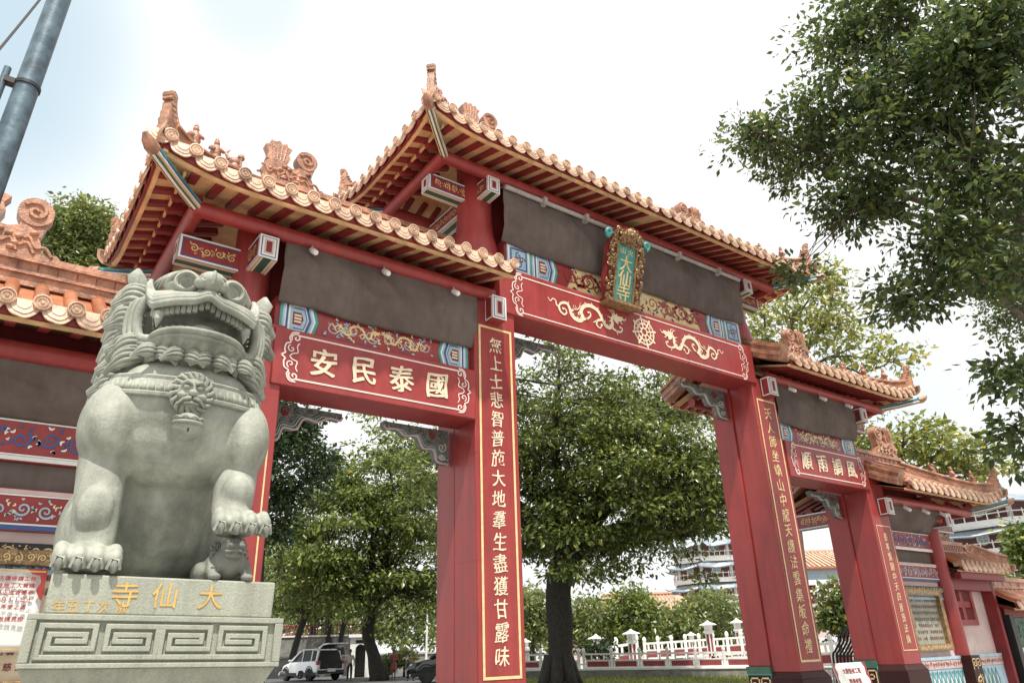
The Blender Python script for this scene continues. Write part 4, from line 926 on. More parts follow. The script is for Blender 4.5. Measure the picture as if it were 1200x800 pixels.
mb = MB(); xm, zm = (W0+W1)/2, (Z0+Z1)/2; mb.box(xm-.06, xm+.06, .43, .55, Z0+fw_, Z1-fw_, RED); mb.box(W0+fw_, xm-.062, .43, .55, zm-.06, zm+.06, RED); mb.box(xm+.062, W1-fw_, .43, .55, zm-.06, zm+.06, RED); mb.build('window_bars', wf)
mb = MB(); mb.box(wx0, wx1, .36, .60, -.05, 1.1, LBLUE); f = plane(((wx0+wx1)/2, .36, .8), (1, 0, 0), (0, 0, 1), (0, -1, 0))
for i in range(8):
    u = -(wx1-wx0)/2+.1+.17*i
    for q in (-1, 1): mb.ribbon(bez([(u, -.24), (u+q*.05, -.1), (u+q*.06, .06), (u, .24)], 4), .03, f, TEAL, .005)
    mb.ribbon([(u, -.2), (u, .12)], [.02, .045], f, WHITE, .004)
mb.box(wx0, wx1, .35, .60, 1.1, 1.25, PINK); scrolls(mb, plane(((wx0+wx1)/2, .35, 1.175), (1, 0, 0), (0, 0, 1), (0, -1, 0)), wx1-wx0, .12, RED, rg, .005, WHITE, .2); mb.box(wx0, wx1, .34, .6, 1.251, 1.3, LBLUE); mb.build('tiled_dado', t)
mb = MB(); mb.box(8.35, 10.3, .0, .12, zE-.16, zE-.04, RED2); mb.box(8.35, 10.08, .2, .43, zE-.35, zE-.08, RED2); mb.box(wx1+.002, wx1+.12, .2, .62, -.05, zE-.1, RED2); mb.build('eave_beam', t)
rr = Roof(1, 8.36, 10.6, 10.1, zE+.1, h=.32, yc=.45, hy=.50, lift=.03, capw=.21)
build_roof(t, [rr], (8.36, 9.6, zE+.35), zE-.12, [(9.0, -1, .5)], figs=1)
t = thing('garden_wall', 'cream wall with an orange tiled roof and dark lattice band at the far right', 'wall', (13, .5, 0))
q0 = at(1160, 712, Y=-.15); zg = q0[2]
mb = MB(); mb.box(10.5, 18, .3, .5, -.05, zg-.75, CREAM); mb.build('wall', t)
mb = MB(); mb.box(10.3, 10.5, .1, .6, -.05, zg-.1, BLACK); mb.box(10.5, 18, .25, .5, zg-.14, zg+.05, RED2); mb.box(10.5, 18, .42, .46, zg-.749, zg-.141, GREEN); f = plane((14.2, .40, zg-.43), (1, 0, 0), (0, 0, 1), (0, -1, 0)); scrolls(mb, f, 7.3, .5, GREEN, rg, .0, None, .3); mb.build('lattice_band', t)
rr = Roof(1, 10.2, 18, 17, zg+.1, h=.35, yc=.45, hy=.62, lift=0., capw=.22); build_roof(t, [rr], (10.2, 17, zg+.4), zg-.1, [], figs=1)

# ================================================================ stone lion and pedestal
PY = -3.0; LX = -6.872
t = thing('stone_pedestal', 'grey granite pedestal with key pattern band and gilt carved characters', 'pedestal', (LX, PY+.6, 0))
mb = MB(); mb.box(LX-.50, LX+.50, PY+.03, PY+1.25, 1.812, 1.985, STONEP); up_ = mb.build('plinth_block', t, bevel=.008)
f = plane((LX, PY+.03, 1.90), (1, 0, 0), (0, 0, 1), (0, -1, 0)); mb = MB()
for ch, px in zip('寺仙大', (147, 193, 246)):
    p = at(px, 690, Y=PY+.03); letter(mb, ch, f, p[0]-LX, .005, .122, GOLD, t=.002, brush=.3, bold=.006)
for ch, px in zip('年丑丁次歲', (68, 85, 103, 121, 143)):
    p = at(px, 712, Y=PY+.03); letter(mb, ch, f, p[0]-LX, p[2]-1.90, .056, GOLD, t=.002, brush=.3, bold=.0)
mb.build('lettering', up_)
mb = MB(); zb, zt = 1.588, 1.8115; mb.box(LX-.555, LX+.555, PY+.022, PY+1.30, zb, zt, STONEP)
mb.frustum([(LX-.50, PY+.08, 1.50), (LX+.50, PY+.08, 1.50), (LX+.50, PY+1.24, 1.50), (LX-.50, PY+1.24, 1.50)], [(LX-.545, PY+.03, zb), (LX+.545, PY+.03, zb), (LX+.545, PY+1.29, zb), (LX-.545, PY+1.29, zb)], STONEP)
def fret(P):   # raised bars on the front face
    d = .022; hw = .0115
    for (a, b), (c, e) in zip(P[:-1], P[1:]):
        x0, x1 = min(a, c)-hw, max(a, c)+hw; z0, z1 = min(b, e)-hw, max(b, e)+hw
        mb.box(LX+x0, LX+x1, PY+.022-d+R.uniform(0, .0012), PY+.022, zb+z0, zb+z1, STONEP)
H_ = zt-zb
for a, b, c, d in ((-.555, .555, 0, .022), (-.555, .555, H_-.026, H_), (-.555, -.515, .022, H_-.026), (.515, .555, .022, H_-.026)): mb.box(LX+a, LX+b, PY, PY+.022, zb+c, zb+d, STONEP)
U = .2450
for i in range(4):
    u0 = -.490+U*i; v0, v1 = .045, H_-.049; s_ = 1 if i % 2 == 0 else -1; A = (lambda a: u0+a) if s_ > 0 else (lambda a: u0+U-.02-a)
    fret([(A(.0), v0+.012), (A(.0), v1), (A(.21), v1), (A(.21), v0+.035), (A(.035), v0+.035), (A(.035), v1-.036), (A(.175), v1-.036), (A(.175), v0+.066), (A(.07), v0+.066)])
    fret([(A(.0), v0), (A(.225), v0)])
mb.build('key_pattern_block', t, bevel=.004)
mb = MB(); mb.box(LX-.46, LX+.46, PY+.10, PY+1.2, .3, 1.50, STONEP); mb.box(LX-.56, LX+.56, PY, PY+1.3, -.05, .3, STONEP); mb.build('base_block', t, bevel=.01)

t.rotation_euler = (0, math.radians(1.4), math.radians(-5)); t.location.x += .052-.045
lion = thing('stone_lion', 'large grey green stone lion with open mouth and belled collar standing on its pedestal', 'statue', (LX, -2.5, 1.985))
O = np.array((LX, -2.5, 1.985))
def L3(x, y, z): return O+np.array((x, y, z))
def remeshed(mb, name, parent, vox, sm=6, mats=STONE, fac=.5):
    o = mb.build(name, None, smooth=False, recalc=True); md = o.modifiers.new('r', 'REMESH'); md.mode = 'VOXEL'; md.voxel_size = vox
    s = o.modifiers.new('s', 'SMOOTH'); s.factor = fac; s.iterations = sm
    dg = bpy.context.evaluated_depsgraph_get(); me = bpy.data.meshes.new_from_object(o.evaluated_get(dg))
    o.modifiers.clear(); old = o.data; o.data = me; bpy.data.meshes.remove(old); me.name = name
    if not me.materials: me.materials.append(mats)
    me.polygons.foreach_set('use_smooth', [True]*len(me.polygons)); adopt(o, parent); return o
mb = MB()
def E(c, r, m=STONE, nu=20, nv=12): mb.ell(L3(*c), r, m, nu, nv)
def T(path, rad, n=14, m=STONE): mb.tube([L3(*p) for p in bez(path, 6)], list(np.interp(np.linspace(0, len(path)-1, 6*(len(path)-1)+1), range(len(path)), rad)), m, n)
E((0, .40, .42), (.38, .46, .46)); E((0, -.01, .92), (.43, .38, .36)); E((0, .0, .78), (.41, .35, .30)); E((0, .03, 1.12), (.36, .30, .26)); E((0, .20, .55), (.34, .30, .40)); E((0, -.13, 1.06), (.35, .23, .15))
for q in (-1, 1):
    E((q*.335, -.09, .80), (.165, .26, .25)); E((q*.34, .34, .30), (.145, .30, .28)); E((q*.385, .06, .07), (.08, .17, .07))
    E((q*.41, -.22, .80), (.06, .08, .08))
T([(-.345, -.10, .70), (-.335, -.14, .52), (-.325, -.18, .36), (-.315, -.21, .20), (-.325, -.27, .07)], [.12, .118, .112, .105, .10])
E((-.335, -.27, .33), (.085, .08, .13)); E((-.325, -.32, .075), (.125, .15, .075))
T([(.345, -.10, .70), (.335, -.16, .57), (.32, -.24, .46), (.31, -.30, .34), (.32, -.33, .27)], [.12, .115, .11, .10, .095])
E((.325, -.325, .47), (.085, .07, .10)); E((.335, -.36, .285), (.12, .13, .06))
for px, pz, yy in ((-.325, .062, -.43), (.345, .275, -.45)):
    for k in range(4):
        x = px+(-.1125+.075*k); E((x, yy+.012*abs(k-1.5), pz+.012), (.0375, .08, .062)); E((x, yy+.055, pz+.055), (.036, .055, .045))
# skull, cheeks, brow
E((0, .10, 1.43), (.30, .23, .24)); E((0, -.14, 1.585), (.25, .22, .085)); E((0, -.18, 1.215), (.21, .19, .07)); E((0, -.24, 1.55), (.23, .17, .055))
for q in (-1, 1): E((q*.27, .02, 1.45), (.075, .13, .18)); E((q*.15, -.24, 1.63), (.085, .10, .05))
remeshed(mb, 'body', lion, .0125, 10)

def surf(name, fn, nu, nv, th, parent=lion, m=STONE):
    g = MB(); g.grid(lambda a, b: L3(*fn(a*2-1, b)), nu, nv, m); o = g.build(name, parent, ang=80)
    s = o.modifiers.new('t', 'SOLIDIFY'); s.thickness = th; s.offset = 0; return o
def lipz(u): return 1.462+.036*math.exp(-(u/.11)**2)-.035*smooth01(abs(u)/.72)+.105*max(0, (abs(u)-.72)/.28)**1.4
def lipy(u): return -.455+.215*abs(u)**2.3
def upper(u, v):
    x = .295*math.sin(u*math.pi/2*.97); gr = .013*abs(math.sin(math.pi*5*v))**.7; e = 1-.45*abs(u)**2
    s5 = abs(u)**1.5; return (x*(1+.06*math.sin(math.pi*v)*abs(u)), lipy(u)+.13*v**1.5-.03*math.sin(math.pi*v)*(1-s5)-gr*1.1*(1-.5*v), lipz(u)+v*(.112+.065*s5)+gr*.5)
surf('upper_lip', upper, 80, 40, .022)
def lower(u, v):
    x = .258*math.sin(u*math.pi/2*.97); y = -.425+.19*abs(u)**2.4; fold = .010*math.sin(34*u+4*v)*smooth01(v*1.6)
    rim = .016*math.exp(-((v-.06)/.07)**2)+.010*math.exp(-((v-.26)/.06)**2)
    return (x*(1-.05*v), y+.10*v**1.2-rim+fold, 1.322-.135*v-.05*abs(u)**1.8)
surf('lower_jaw', lower, 80, 34, .022)
for q in (-1, 1):
    g = MB()
    for dx, r_ in ((0, .028), (.03, .022), (.052, .018)):
        g.tube([L3(*p) for p in bez([(q*(.262+dx*.3), -.25, 1.545-dx*.1), (q*(.305+dx), -.215+dx, 1.515), (q*(.325+dx), -.195+dx, 1.41), (q*(.30+dx), -.215+dx, 1.30-dx*.4), (q*(.235+dx*.6), -.285+dx*.7, 1.272-dx)], 6)], r_, STONE, 8)
    g.build('mouth_fold', lion, ang=80)
g = MB(); teeth_u = np.linspace(-.80, .80, 23)
for u in teeth_u:
    x = .27*math.sin(u*math.pi/2); a = math.atan2(.215*2.3*abs(u)**1.3*(1 if u > 0 else -1), .44)
    g.obox(L3(x, lipy(u)+.035, lipz(u)-.016), (.0125*math.cos(a), .0125*math.sin(a), 0), (-.012*math.sin(a), .012*math.cos(a), 0), (0, 0, .024), STONE)
for q in (-1, 1):
    u = .66*q; p = np.array((.27*math.sin(u*math.pi/2), lipy(u)+.02, lipz(u)-.02)); g.tube([L3(*p), L3(*(p+(0, -.01, -.04))), L3(*(p+(0, .01, -.085)))], [.028, .022, .003], STONE, 8)
    p = np.array((q*.205, -.285, 1.295)); g.tube([L3(*p), L3(*(p+(0, -.005, .035))), L3(*(p+(0, .01, .075)))], [.028, .022, .003], STONE, 8)
for k in range(13):
    u = -.6+.1*k; x = .25*math.sin(u*math.pi/2); g.obox(L3(x, -.395+.19*abs(u)**2.3, 1.334-.05*abs(u)**1.8), (.013, 0, 0), (0, .012, 0), (0, 0, .016), STONE)
g.build('teeth', lion, bevel=.003)
g = MB(); g.ell(L3(.01, -.28, 1.345), (.10, .13, .05), STONE, 18, 10); g.build('tongue', lion)
for q in (-1, 1):
    g = MB(); c = L3(q*.128, -.395, 1.612); ax = np.array((q*.30, -1., .10)); ax /= np.linalg.norm(ax)
    g.lathe([(.045, -.05), (.066, -.03), (.072, -.005), (.066, .014), (.056, .018), (.049, .008), (.044, -.012), (.036, -.012), (.026, -.030), (.0, -.034)], c, STONE, axis=ax, n=24); g.build('eye', lion, ang=75)
    g = MB()
    for j in range(4):
        g.tube([L3(*p) for p in bez([(q*(.06+.02*j), -.36+.03*j, 1.665+.014*j), (q*(.13+.015*j), -.36+.04*j, 1.69+.012*j), (q*(.20+.018*j), -.31+.05*j, 1.665+.008*j), (q*(.235+.02*j), -.24+.05*j, 1.62)], 5)], [.017]*12+[.012, .010, .007, .004], STONE, 7)
    g.build('eyebrow', lion, ang=80)
    g = MB(); g.tube([L3(q*.28, -.02, 1.60), L3(q*.345, -.05, 1.66), L3(q*.375, -.07, 1.735), L3(q*.37, -.07, 1.785)], [.055, .068, .054, .012], STONE, 12, sx=.6); g.build('ear', lion, ang=80)
g = MB(); g.ell(L3(0, -.435, 1.622), (.078, .075, .062), STONE, 18, 12)
for q in (-1, 1): g.ell(L3(q*.058, -.445, 1.60), (.038, .045, .034), STONE, 12, 8); g.tube([L3(*(q*(.045+a), -.488+.3*abs(a), 1.617+b)) for a, b in spiral((0, 0), .026, 1.1, .5, q, 12)], .007, STONE, 6)
g.tube([L3(0, -.49, 1.667), L3(0, -.515, 1.627), L3(0, -.49, 1.582)], [.01, .012, .01], STONE, 6); g.build('nose', lion, ang=80)

def lock(g, path, wd, m=STONE, n=6, th=.4):
    P = bez(path, 6); N = len(P)
    tp = [wd*(.55+.45*math.sin(math.pi*min(1, k/N*1.5)))*(1 if k < N*.6 else lerp(1, .45, (k-N*.6)/(N*.4))) for k in range(N)]
    g.tube([L3(*p) for p in P], tp, m, 12, up=(0, 0, 1), sx=.55)
    A = [L3(*p) for p in P]
    for i in range(n):
        q = math.pi*2*i/n+.3; path2 = []
        for k in range(N):
            t_ = A[min(k+1, N-1)]-A[max(k-1, 0)]; t_ /= np.linalg.norm(t_); a = np.array((0, 0, 1.))-t_*t_[2]; a /= np.linalg.norm(a); b = np.cross(t_, a)
            path2.append(A[k]+tp[k]*.92*(math.cos(q)*a+.55*math.sin(q)*b))
        g.tube(path2, [max(.004, (2.6/n)*v) for v in tp], m, 6)
g = MB()
for q in (-1, 1):
    for i in range(5):
        z = 1.575-.132*i; o_ = .018*math.sin(i*2.1)
        lock(g, [(q*.26, -.08+.01*i, z-.02), (q*(.35+o_), -.07+.015*i, z+.015), (q*(.405+o_), -.05+.02*i, z+.0), (q*(.465+o_), -.01+.02*i, z-.035)], .094, n=15)
        lock(g, [(q*.24, .12, z+.06), (q*.36, .13, z+.09), (q*.43, .18, z+.04), (q*.465, .24, z-.04)], .09, n=14)
    for i in range(2): lock(g, [(q*(.27-.01*i), -.20, 1.27-.07*i), (q*.335, -.20, 1.26-.075*i), (q*.39, -.16, 1.22-.08*i), (q*.43, -.11, 1.17-.08*i)], .055, n=10)
for x in (-.21, -.07, .08, .22):
    for s_ in (-1, 1): lock(g, [(x, -.33+.6*x*x, 1.19), (x+s_*.035, -.375+.6*x*x, 1.185), (x+s_*.08, -.38+.8*x*x, 1.165), (x+s_*.115, -.365+.9*x*x, 1.135)], .036, n=9)
g.build('mane', lion, ang=80)
# collar band with zigzag, mask and bell
g = MB()
def chest(a, z, off):   # a: angle from the front
    k = math.sqrt(max(.02, 1-((z-.92)/.36)**2)); return (.43*k*math.sin(a)+off*math.sin(a), -.01-.38*k*math.cos(a)-off*math.cos(a), z)
def band(a, v): z = 1.035-.10*v+.05*(abs(a)/1.35)**2+.0*a; return chest(a, z, .014)
g.grid(lambda i, j: L3(*band(lerp(-1.75, 1.75, i), j)), 60, 6, STONE)
for v in (0, 1): g.tube([L3(*band(a, v)) for a in np.linspace(-1.75, 1.75, 50)], .010, STONE, 6)
for k in range(34):
    a0 = -1.7+.1*k; P = [L3(*(np.array(band(a, v))+np.array((math.sin(a), -math.cos(a), 0))*.006)) for a, v in ((a0, .82), (a0+.09, .82), (a0+.045, .2))]; C_ = L3(*(np.array(band(a0+.045, .6))+np.array((math.sin(a0), -math.cos(a0), 0))*.013)); g.add(P+[C_], [(0, 1, 3), (1, 2, 3), (2, 0, 3)], STONE)
o = g.build('collar', lion, ang=50); s_ = o.modifiers.new('t', 'SOLIDIFY'); s_.thickness = .01; s_.offset = 0
g = MB(); mc = (0, -.395, .955); g.ell(L3(*mc), (.085, .05, .095), STONE, 16, 12)
for k in range(18):
    q = 2*math.pi*k/18; g.tube([L3(mc[0]+.075*math.cos(q), mc[1]-.01, mc[2]+.085*math.sin(q)), L3(mc[0]+.105*math.cos(q+.15), mc[1]-.02, mc[2]+.115*math.sin(q+.15)), L3(mc[0]+.11*math.cos(q+.35), mc[1]-.01, mc[2]+.125*math.sin(q+.35))], [.017, .014, .006], STONE, 6)
for q in (-1, 1):
    g.ell(L3(q*.033, mc[1]-.045, mc[2]+.025), (.019, .015, .014), STONE, 10, 7); g.tube([L3(q*.008, mc[1]-.055, mc[2]+.045), L3(q*.035, mc[1]-.055, mc[2]+.055), L3(q*.065, mc[1]-.04, mc[2]+.04)], [.010, .013, .007], STONE, 6)
    g.ell(L3(q*.05, mc[1]-.035, mc[2]-.02), (.026, .02, .02), STONE, 10, 7); g.tube([L3(q*.005, mc[1]-.06, mc[2]-.035), L3(q*.04, mc[1]-.055, mc[2]-.045), L3(q*.07, mc[1]-.03, mc[2]-.075)], [.011, .010, .005], STONE, 6)
g.ell(L3(0, mc[1]-.062, mc[2]-.008), (.024, .02, .018), STONE, 10, 7); g.tube([L3(-.035, mc[1]-.045, mc[2]-.065), L3(0, mc[1]-.055, mc[2]-.06), L3(.035, mc[1]-.045, mc[2]-.065)], .009, STONE, 6); g.build('mask_medallion', lion, ang=80)
g = MB(); bc = (0, -.455, .757); g.ell(L3(*bc), (.076, .066, .076), STONE, 22, 14)
g.lathe([(.077, .02), (.08, .012), (.077, .004)], L3(*bc), STONE, n=24); g.tube([L3(*(bc[0]+.076*math.sin(a)*1, bc[1]-.067*math.cos(a), bc[2]+.03+.012*abs(math.sin(5*a)))) for a in np.linspace(-1.2, 1.2, 30)], .006, STONE, 6)
bl = g.build('bell', lion, ang=80)
g = MB(); g.tube([L3(0, bc[1]-.058, bc[2]-.02), L3(0, bc[1]-.052, bc[2]-.04)], [.008, .005], BLACK, 6); g.build('bell_slit', bl)
for px, pz, yy in ((-.325, .045, -.485), (.345, .255, -.505)):
    for k in range(4):
        x = px-.1125+.075*k; g = MB(); y2 = yy+.012*abs(k-1.5)
        g.tube([L3(x, y2-.010, pz+.016), L3(x, y2-.030, pz-.004), L3(x, y2-.022, pz-.036)], [.013, .019, .010], STONED, 9)
        g.tube([L3(x-.026, y2-.002, pz-.018), L3(x-.018, y2-.020, pz+.026), L3(x+.018, y2-.020, pz+.026), L3(x+.026, y2-.002, pz-.018)], .009, STONE, 6); g.build('claw', lion, ang=80)
# cub under the raised paw
mb = MB(); cx = .325
E((cx, -.20, .09), (.10, .17, .09)); E((cx, -.33, .10), (.085, .09, .09)); E((cx+.005, -.40, .175), (.066, .065, .05)); E((cx+.005, -.445, .165), (.05, .04, .028)); E((cx+.005, -.43, .125), (.045, .04, .018))
for q in (-1, 1): T([(cx+q*.075, -.33, .10), (cx+q*.085, -.39, .05), (cx+q*.08, -.43, .02)], [.035, .03, .026], 8); E((cx+q*.08, -.445, .02), (.032, .04, .02)); E((cx+q*.035, -.445, .197), (.02, .02, .016)); E((cx+q*.10, -.15, .06), (.05, .1, .06))
cub = remeshed(mb, 'cub', lion, .0075, 3, STONED)
for m_ in range(len(cub.data.materials)): cub.data.materials[m_] = STONED
g = MB(); rg = random.Random(2)
for k in range(16):
    a = rg.uniform(.3, 2.9)*(1 if k % 2 else -1); p = (cx+.075*math.sin(a)*1.05, -.33+.06*math.cos(a)*.6, .13+.045*math.cos(a*.7)+rg.uniform(-.04, .03)); g.tube([L3(p[0]+u, p[1]-.01, p[2]+v) for u, v in spiral((0, 0), .022, 1.1, rg.uniform(0, 6), 1, 10)], .008, STONED, 6)
for q in (-1, 1): g.ell(L3(cx+.005+q*.022, -.482, .172), (.018, .012, .012), STONED, 8, 6)
g.tube([L3(cx-.045, -.462, .142), L3(cx+.005, -.49, .148), L3(cx+.055, -.462, .142)], .007, STONED, 6); g.build('cub_mane', cub, ang=80)
lion.rotation_euler = (0, math.radians(1.4), math.radians(-5)); lion.scale = (1, 1, 1)

# ================================================================ trees
NR = np.random.default_rng(5)
def gp(px, py):
    z = .3
    for _ in range(6): p = at(px, py, Z=z); z = gz(p[0], p[1])
    return np.array((p[0], p[1], z))
def leaf_mesh(name, cen, rad, nper, size, m, parent, up=.55, flat=.75, droop=.3):
    """nper folded leaves round each clump centre"""
    N = len(cen)*nper; C_ = np.repeat(cen, nper, 0); Rr = np.repeat(rad, nper)
    d = NR.normal(size=(N, 3)); d /= np.linalg.norm(d, axis=1)[:, None]; r = NR.random(N)**.5
    p = C_+d*(r*Rr)[:, None]*np.array((1, 1, flat))
    out_ = d*np.array((1, 1, .4)); ax = out_+NR.normal(size=(N, 3))*.5; ax[:, 2] -= droop; ax /= np.linalg.norm(ax, axis=1)[:, None]
    nn = NR.normal(size=(N, 3))*.6+np.array((0, 0, up))+d*.35; nn -= ax*(nn*ax).sum(1)[:, None]; nn /= np.linalg.norm(nn, axis=1)[:, None]
    sd = np.cross(ax, nn); L = size*(.45+1.0*NR.random(N)**1.3)[:, None]; W = L*.24
    a = p; b = p+ax*L; mid = p+ax*L*.45-nn*L*.07
    V = np.stack([a, mid+sd*W+nn*L*.09, b-nn*L*.1, mid-sd*W+nn*L*.09, mid], 1).reshape(-1, 3)
    me = bpy.data.meshes.new(name); me.vertices.add(len(V)); me.vertices.foreach_set('co', V.ravel().astype(np.float32))
    base = np.arange(N)*5; T = np.stack([base, base+1, base+4, base+1, base+2, base+4, base+2, base+3, base+4, base+3, base, base+4], 1).reshape(-1)
    me.loops.add(len(T)); me.loops.foreach_set('vertex_index', T.astype(np.int32)); nf = len(T)//3
    me.polygons.add(nf); me.polygons.foreach_set('loop_start', np.arange(nf, dtype=np.int32)*3); me.polygons.foreach_set('loop_total', np.full(nf, 3, np.int32))
    me.materials.append(m); me.update(); me.validate()
    o = bpy.data.objects.new(name, me); COL.objects.link(o)
    if parent: adopt(o, parent)
    return o
def tree(label, trunk, blobs, leafsize, nper, crad, m, bark=BARK, name='tree', cat='tree', group=None, nlimb=6, twig=.03, shell=.55, up=.55, layer=0., flat=.75):
    """trunk: [(point, radius)...]; blobs: [(centre, radii, clumps)...]"""
    base = trunk[0][0]; t = thing(name, label, cat, tuple(base), group)
    tb = MB(); P = [np.array(p, float) for p, _ in trunk]; rr = [r for _, r in trunk]
    sp = bez(P, 5); ri = np.interp(np.linspace(0, len(P)-1, len(sp)), range(len(P)), rr)
    ri = [r*(1+.07*math.sin(7*i)) for i, r in enumerate(ri)]; tb.tube(sp, ri, bark, 14)
    if rr[0] > .12:      # root flare
        for k in range(7):
            q = k*.9+.3; b = np.array((math.cos(q), math.sin(q), 0)); tb.tube([P[0]+b*rr[0]*.45+(0, 0, rr[0]*1.5), P[0]+b*rr[0]*.8+(0, 0, .4*rr[0]), P[0]+b*rr[0]*1.25+(0, 0, -.1)], [rr[0]*.36, rr[0]*.36, rr[0]*.16], bark, 8)
    cen, rad = [], []; tops = []
    for c, R3, n in blobs:
        c = np.array(c, float); R3 = np.array(R3, float); d = NR.normal(size=(n, 3)); d /= np.linalg.norm(d, axis=1)[:, None]; r = shell+(1-shell)*NR.random(n)**.7
        if layer: d[:, 2] = np.round(d[:, 2]*R3[2]/layer+.3*np.sin(7*d[:, 0]+5*d[:, 1]))*layer/R3[2]+NR.normal(size=n)*.10*layer/R3[2]-.10*(d[:, 0]**2+d[:, 1]**2)
        q = c+d*R3*r[:, None]; q += NR.normal(size=q.shape)*R3.min()*.07; cen.append(q); rad.append(crad*(.6+.8*NR.random(n))); tops.append(c)
    cen = np.concatenate(cen); rad = np.concatenate(rad)
    nodes = [(p, r) for p, r in zip(sp[len(sp)//2:], ri[len(sp)//2:])]
    top = sp[-1]; r0 = ri[-1]
    for c, small in [(b_[0], .4 if b_[2] < 20 else 1.) for b_ in blobs if b_[2] >= 12]:
        for k in range(max(1, nlimb//len(tops)+1)):
            e = c+NR.normal(size=3)*.35*min(np.array(next(b_[1] for b_ in blobs if np.allclose(b_[0], c)))); s0 = nodes[R.randrange(max(1, len(nodes)//2), len(nodes))] if len(nodes) < 60 else (top, r0)
            a, ra = s0 if len(tops) < 3 else (top, r0); mid = lerp(a, e, .5)+NR.normal(size=3)*.10*np.linalg.norm(e-a)+np.array((0, 0, .06*np.linalg.norm(e-a)))
            pp = bez([a, mid, e], 6); rl = [lerp(ra*.62*small, twig*.9*small, (i/(len(pp)-1))**.8) for i in range(len(pp))]; tb.tube(pp, rl, bark, 8); nodes += [(p, r) for p, r in list(zip(pp, rl))[3:]]
    NP = np.array([p for p, _ in nodes]); NRr = [r for _, r in nodes]
    for i in range(len(cen)):
        j = int(np.argmin(((NP-cen[i])**2).sum(1)+NR.random(len(NP))*.3)); a = NP[j]; L = np.linalg.norm(cen[i]-a)
        if L > 14*twig+1.2 and leafsize < .13: continue
        mid = lerp(a, cen[i], .55)+NR.normal(size=3)*.08*L
        ra = min(NRr[j]*.6, twig*(.6+.12*L)); tb.tube([a, mid, cen[i]], [ra, ra*.6, ra*.22], bark, 5)
    tb.build('trunk', t, ang=80); leaf_mesh('crown', cen, rad, nper, leafsize, m, t, up=up, flat=flat); return t
def blob(px, py, D, rx, ry, n, depth=1., dd=0.):
    c = at(px, py, D=D+dd); z = (c-CAM)@_fw; s_ = z/FPX; return (c, (rx*s_, rx*s_*depth, ry*s_), n)

# the big tree in the middle opening
b0 = gp(656, 803); D0 = math.hypot(b0[0]-CAM[0], b0[1]-CAM[1]); bt = at(655, 682, D=D0)
tree('huge dark-trunked tree seen through the wide middle opening', [(b0, .68), (lerp(b0, bt, .12), .50), (lerp(b0, bt, .5)+(.05, 0, 0), .45), (bt, .52), (at(672, 640, D=D0), .55)],
     [blob(725, 562, D0, 120, 88, 250), blob(655, 490, D0, 90, 85, 150, dd=-1), blob(560, 560, D0, 85, 110, 90), blob(815, 575, D0, 56, 58, 90), blob(680, 632, D0, 95, 26, 100), blob(765, 495, D0, 75, 66, 90, dd=1)],
     .21, 105, 1.0, LF_MAIN, nlimb=14, twig=.05, layer=1.55, flat=.36, up=.9)
# trees behind the left opening
b1 = gp(444, 797); D1 = math.hypot(b1[0]-CAM[0], b1[1]-CAM[1])
tree('broad sunlit tree with a curved trunk seen through the left opening', [(b1, .42), (at(438, 768, D=D1), .32), (at(431, 742, D=D1), .28), (at(437, 712, D=D1), .27)],
     [blob(425, 615, D1, 85, 70, 130), blob(455, 555, D1, 70, 62, 100, dd=-1), blob(365, 655, D1, 56, 40, 70, dd=-1), blob(495, 640, D1, 60, 70, 70), blob(430, 680, D1, 95, 24, 60)],
     .26, 105, 1.15, LF_MID, nlimb=10, twig=.05, layer=1.7, flat=.36, up=.9)
b2 = gp(340, 795); D2 = math.hypot(b2[0]-CAM[0], b2[1]-CAM[1])+3
tree('leaning tree with a slanting trunk behind the white car', [(at(338, 793, D=D2), .27), (at(344, 765, D=D2), .23), (at(352, 738, D=D2), .2), (at(362, 712, D=D2), .19)], [blob(335, 670, D2, 55, 50, 110), blob(375, 690, D2, 50, 28, 80)], .34, 50, 1.2, LF_MID, nlimb=5)
tree('straight slim tree behind the open tailgate of the white car', [(at(386, 779, D=D2+9), .30), (at(385, 740, D=D2+9), .26), (at(388, 705, D=D2+9), .22)], [blob(392, 690, D2+9, 40, 26, 80)], .36, 40, 1.2, LF_MID, nlimb=4)
tree('slim tree with a kinked trunk between the white car and the sentry box', [(at(402, 779, D=D2+5), .26), (at(399, 752, D=D2+5), .2), (at(404, 725, D=D2+5), .2), (at(402, 700, D=D2+5), .18)], [blob(410, 690, D2+5, 36, 24, 70)], .36, 40, 1.2, LF_MID, nlimb=4)
tree('dark slender tree far behind the white car, left of the open tailgate', [(at(366, 779, D=D2+14), .28), (at(367, 740, D=D2+14), .24), (at(368, 705, D=D2+14), .2)], [blob(366, 695, D2+14, 34, 22, 60)], .4, 40, 1.3, LF_DARK, nlimb=4)
bd = at(302, 780, D=26); bd[2] = gz(bd[0], bd[1])
tree('dark overhanging tree at the upper left corner of the left opening', [(bd, .3), (at(300, 700, D=26), .24), (at(306, 600, D=26), .2)], [blob(345, 540, 26, 48, 46, 90), blob(318, 600, 26, 28, 40, 40), blob(330, 495, 26, 44, 35, 50)], .2, 46, .55, LF_DARK, nlimb=6)
bl_ = at(100, 700, D=40); bl_[2] = .55
tree('bushy green tree rising behind the left wing roof', [(bl_, .35), (at(98, 420, D=40), .25), (at(98, 330, D=40), .2)], [blob(95, 280, 40, 42, 42, 170), blob(125, 300, 40, 28, 28, 70), blob(80, 335, 40, 55, 36, 60)], .28, 60, .8, LF_SOFT, nlimb=5)
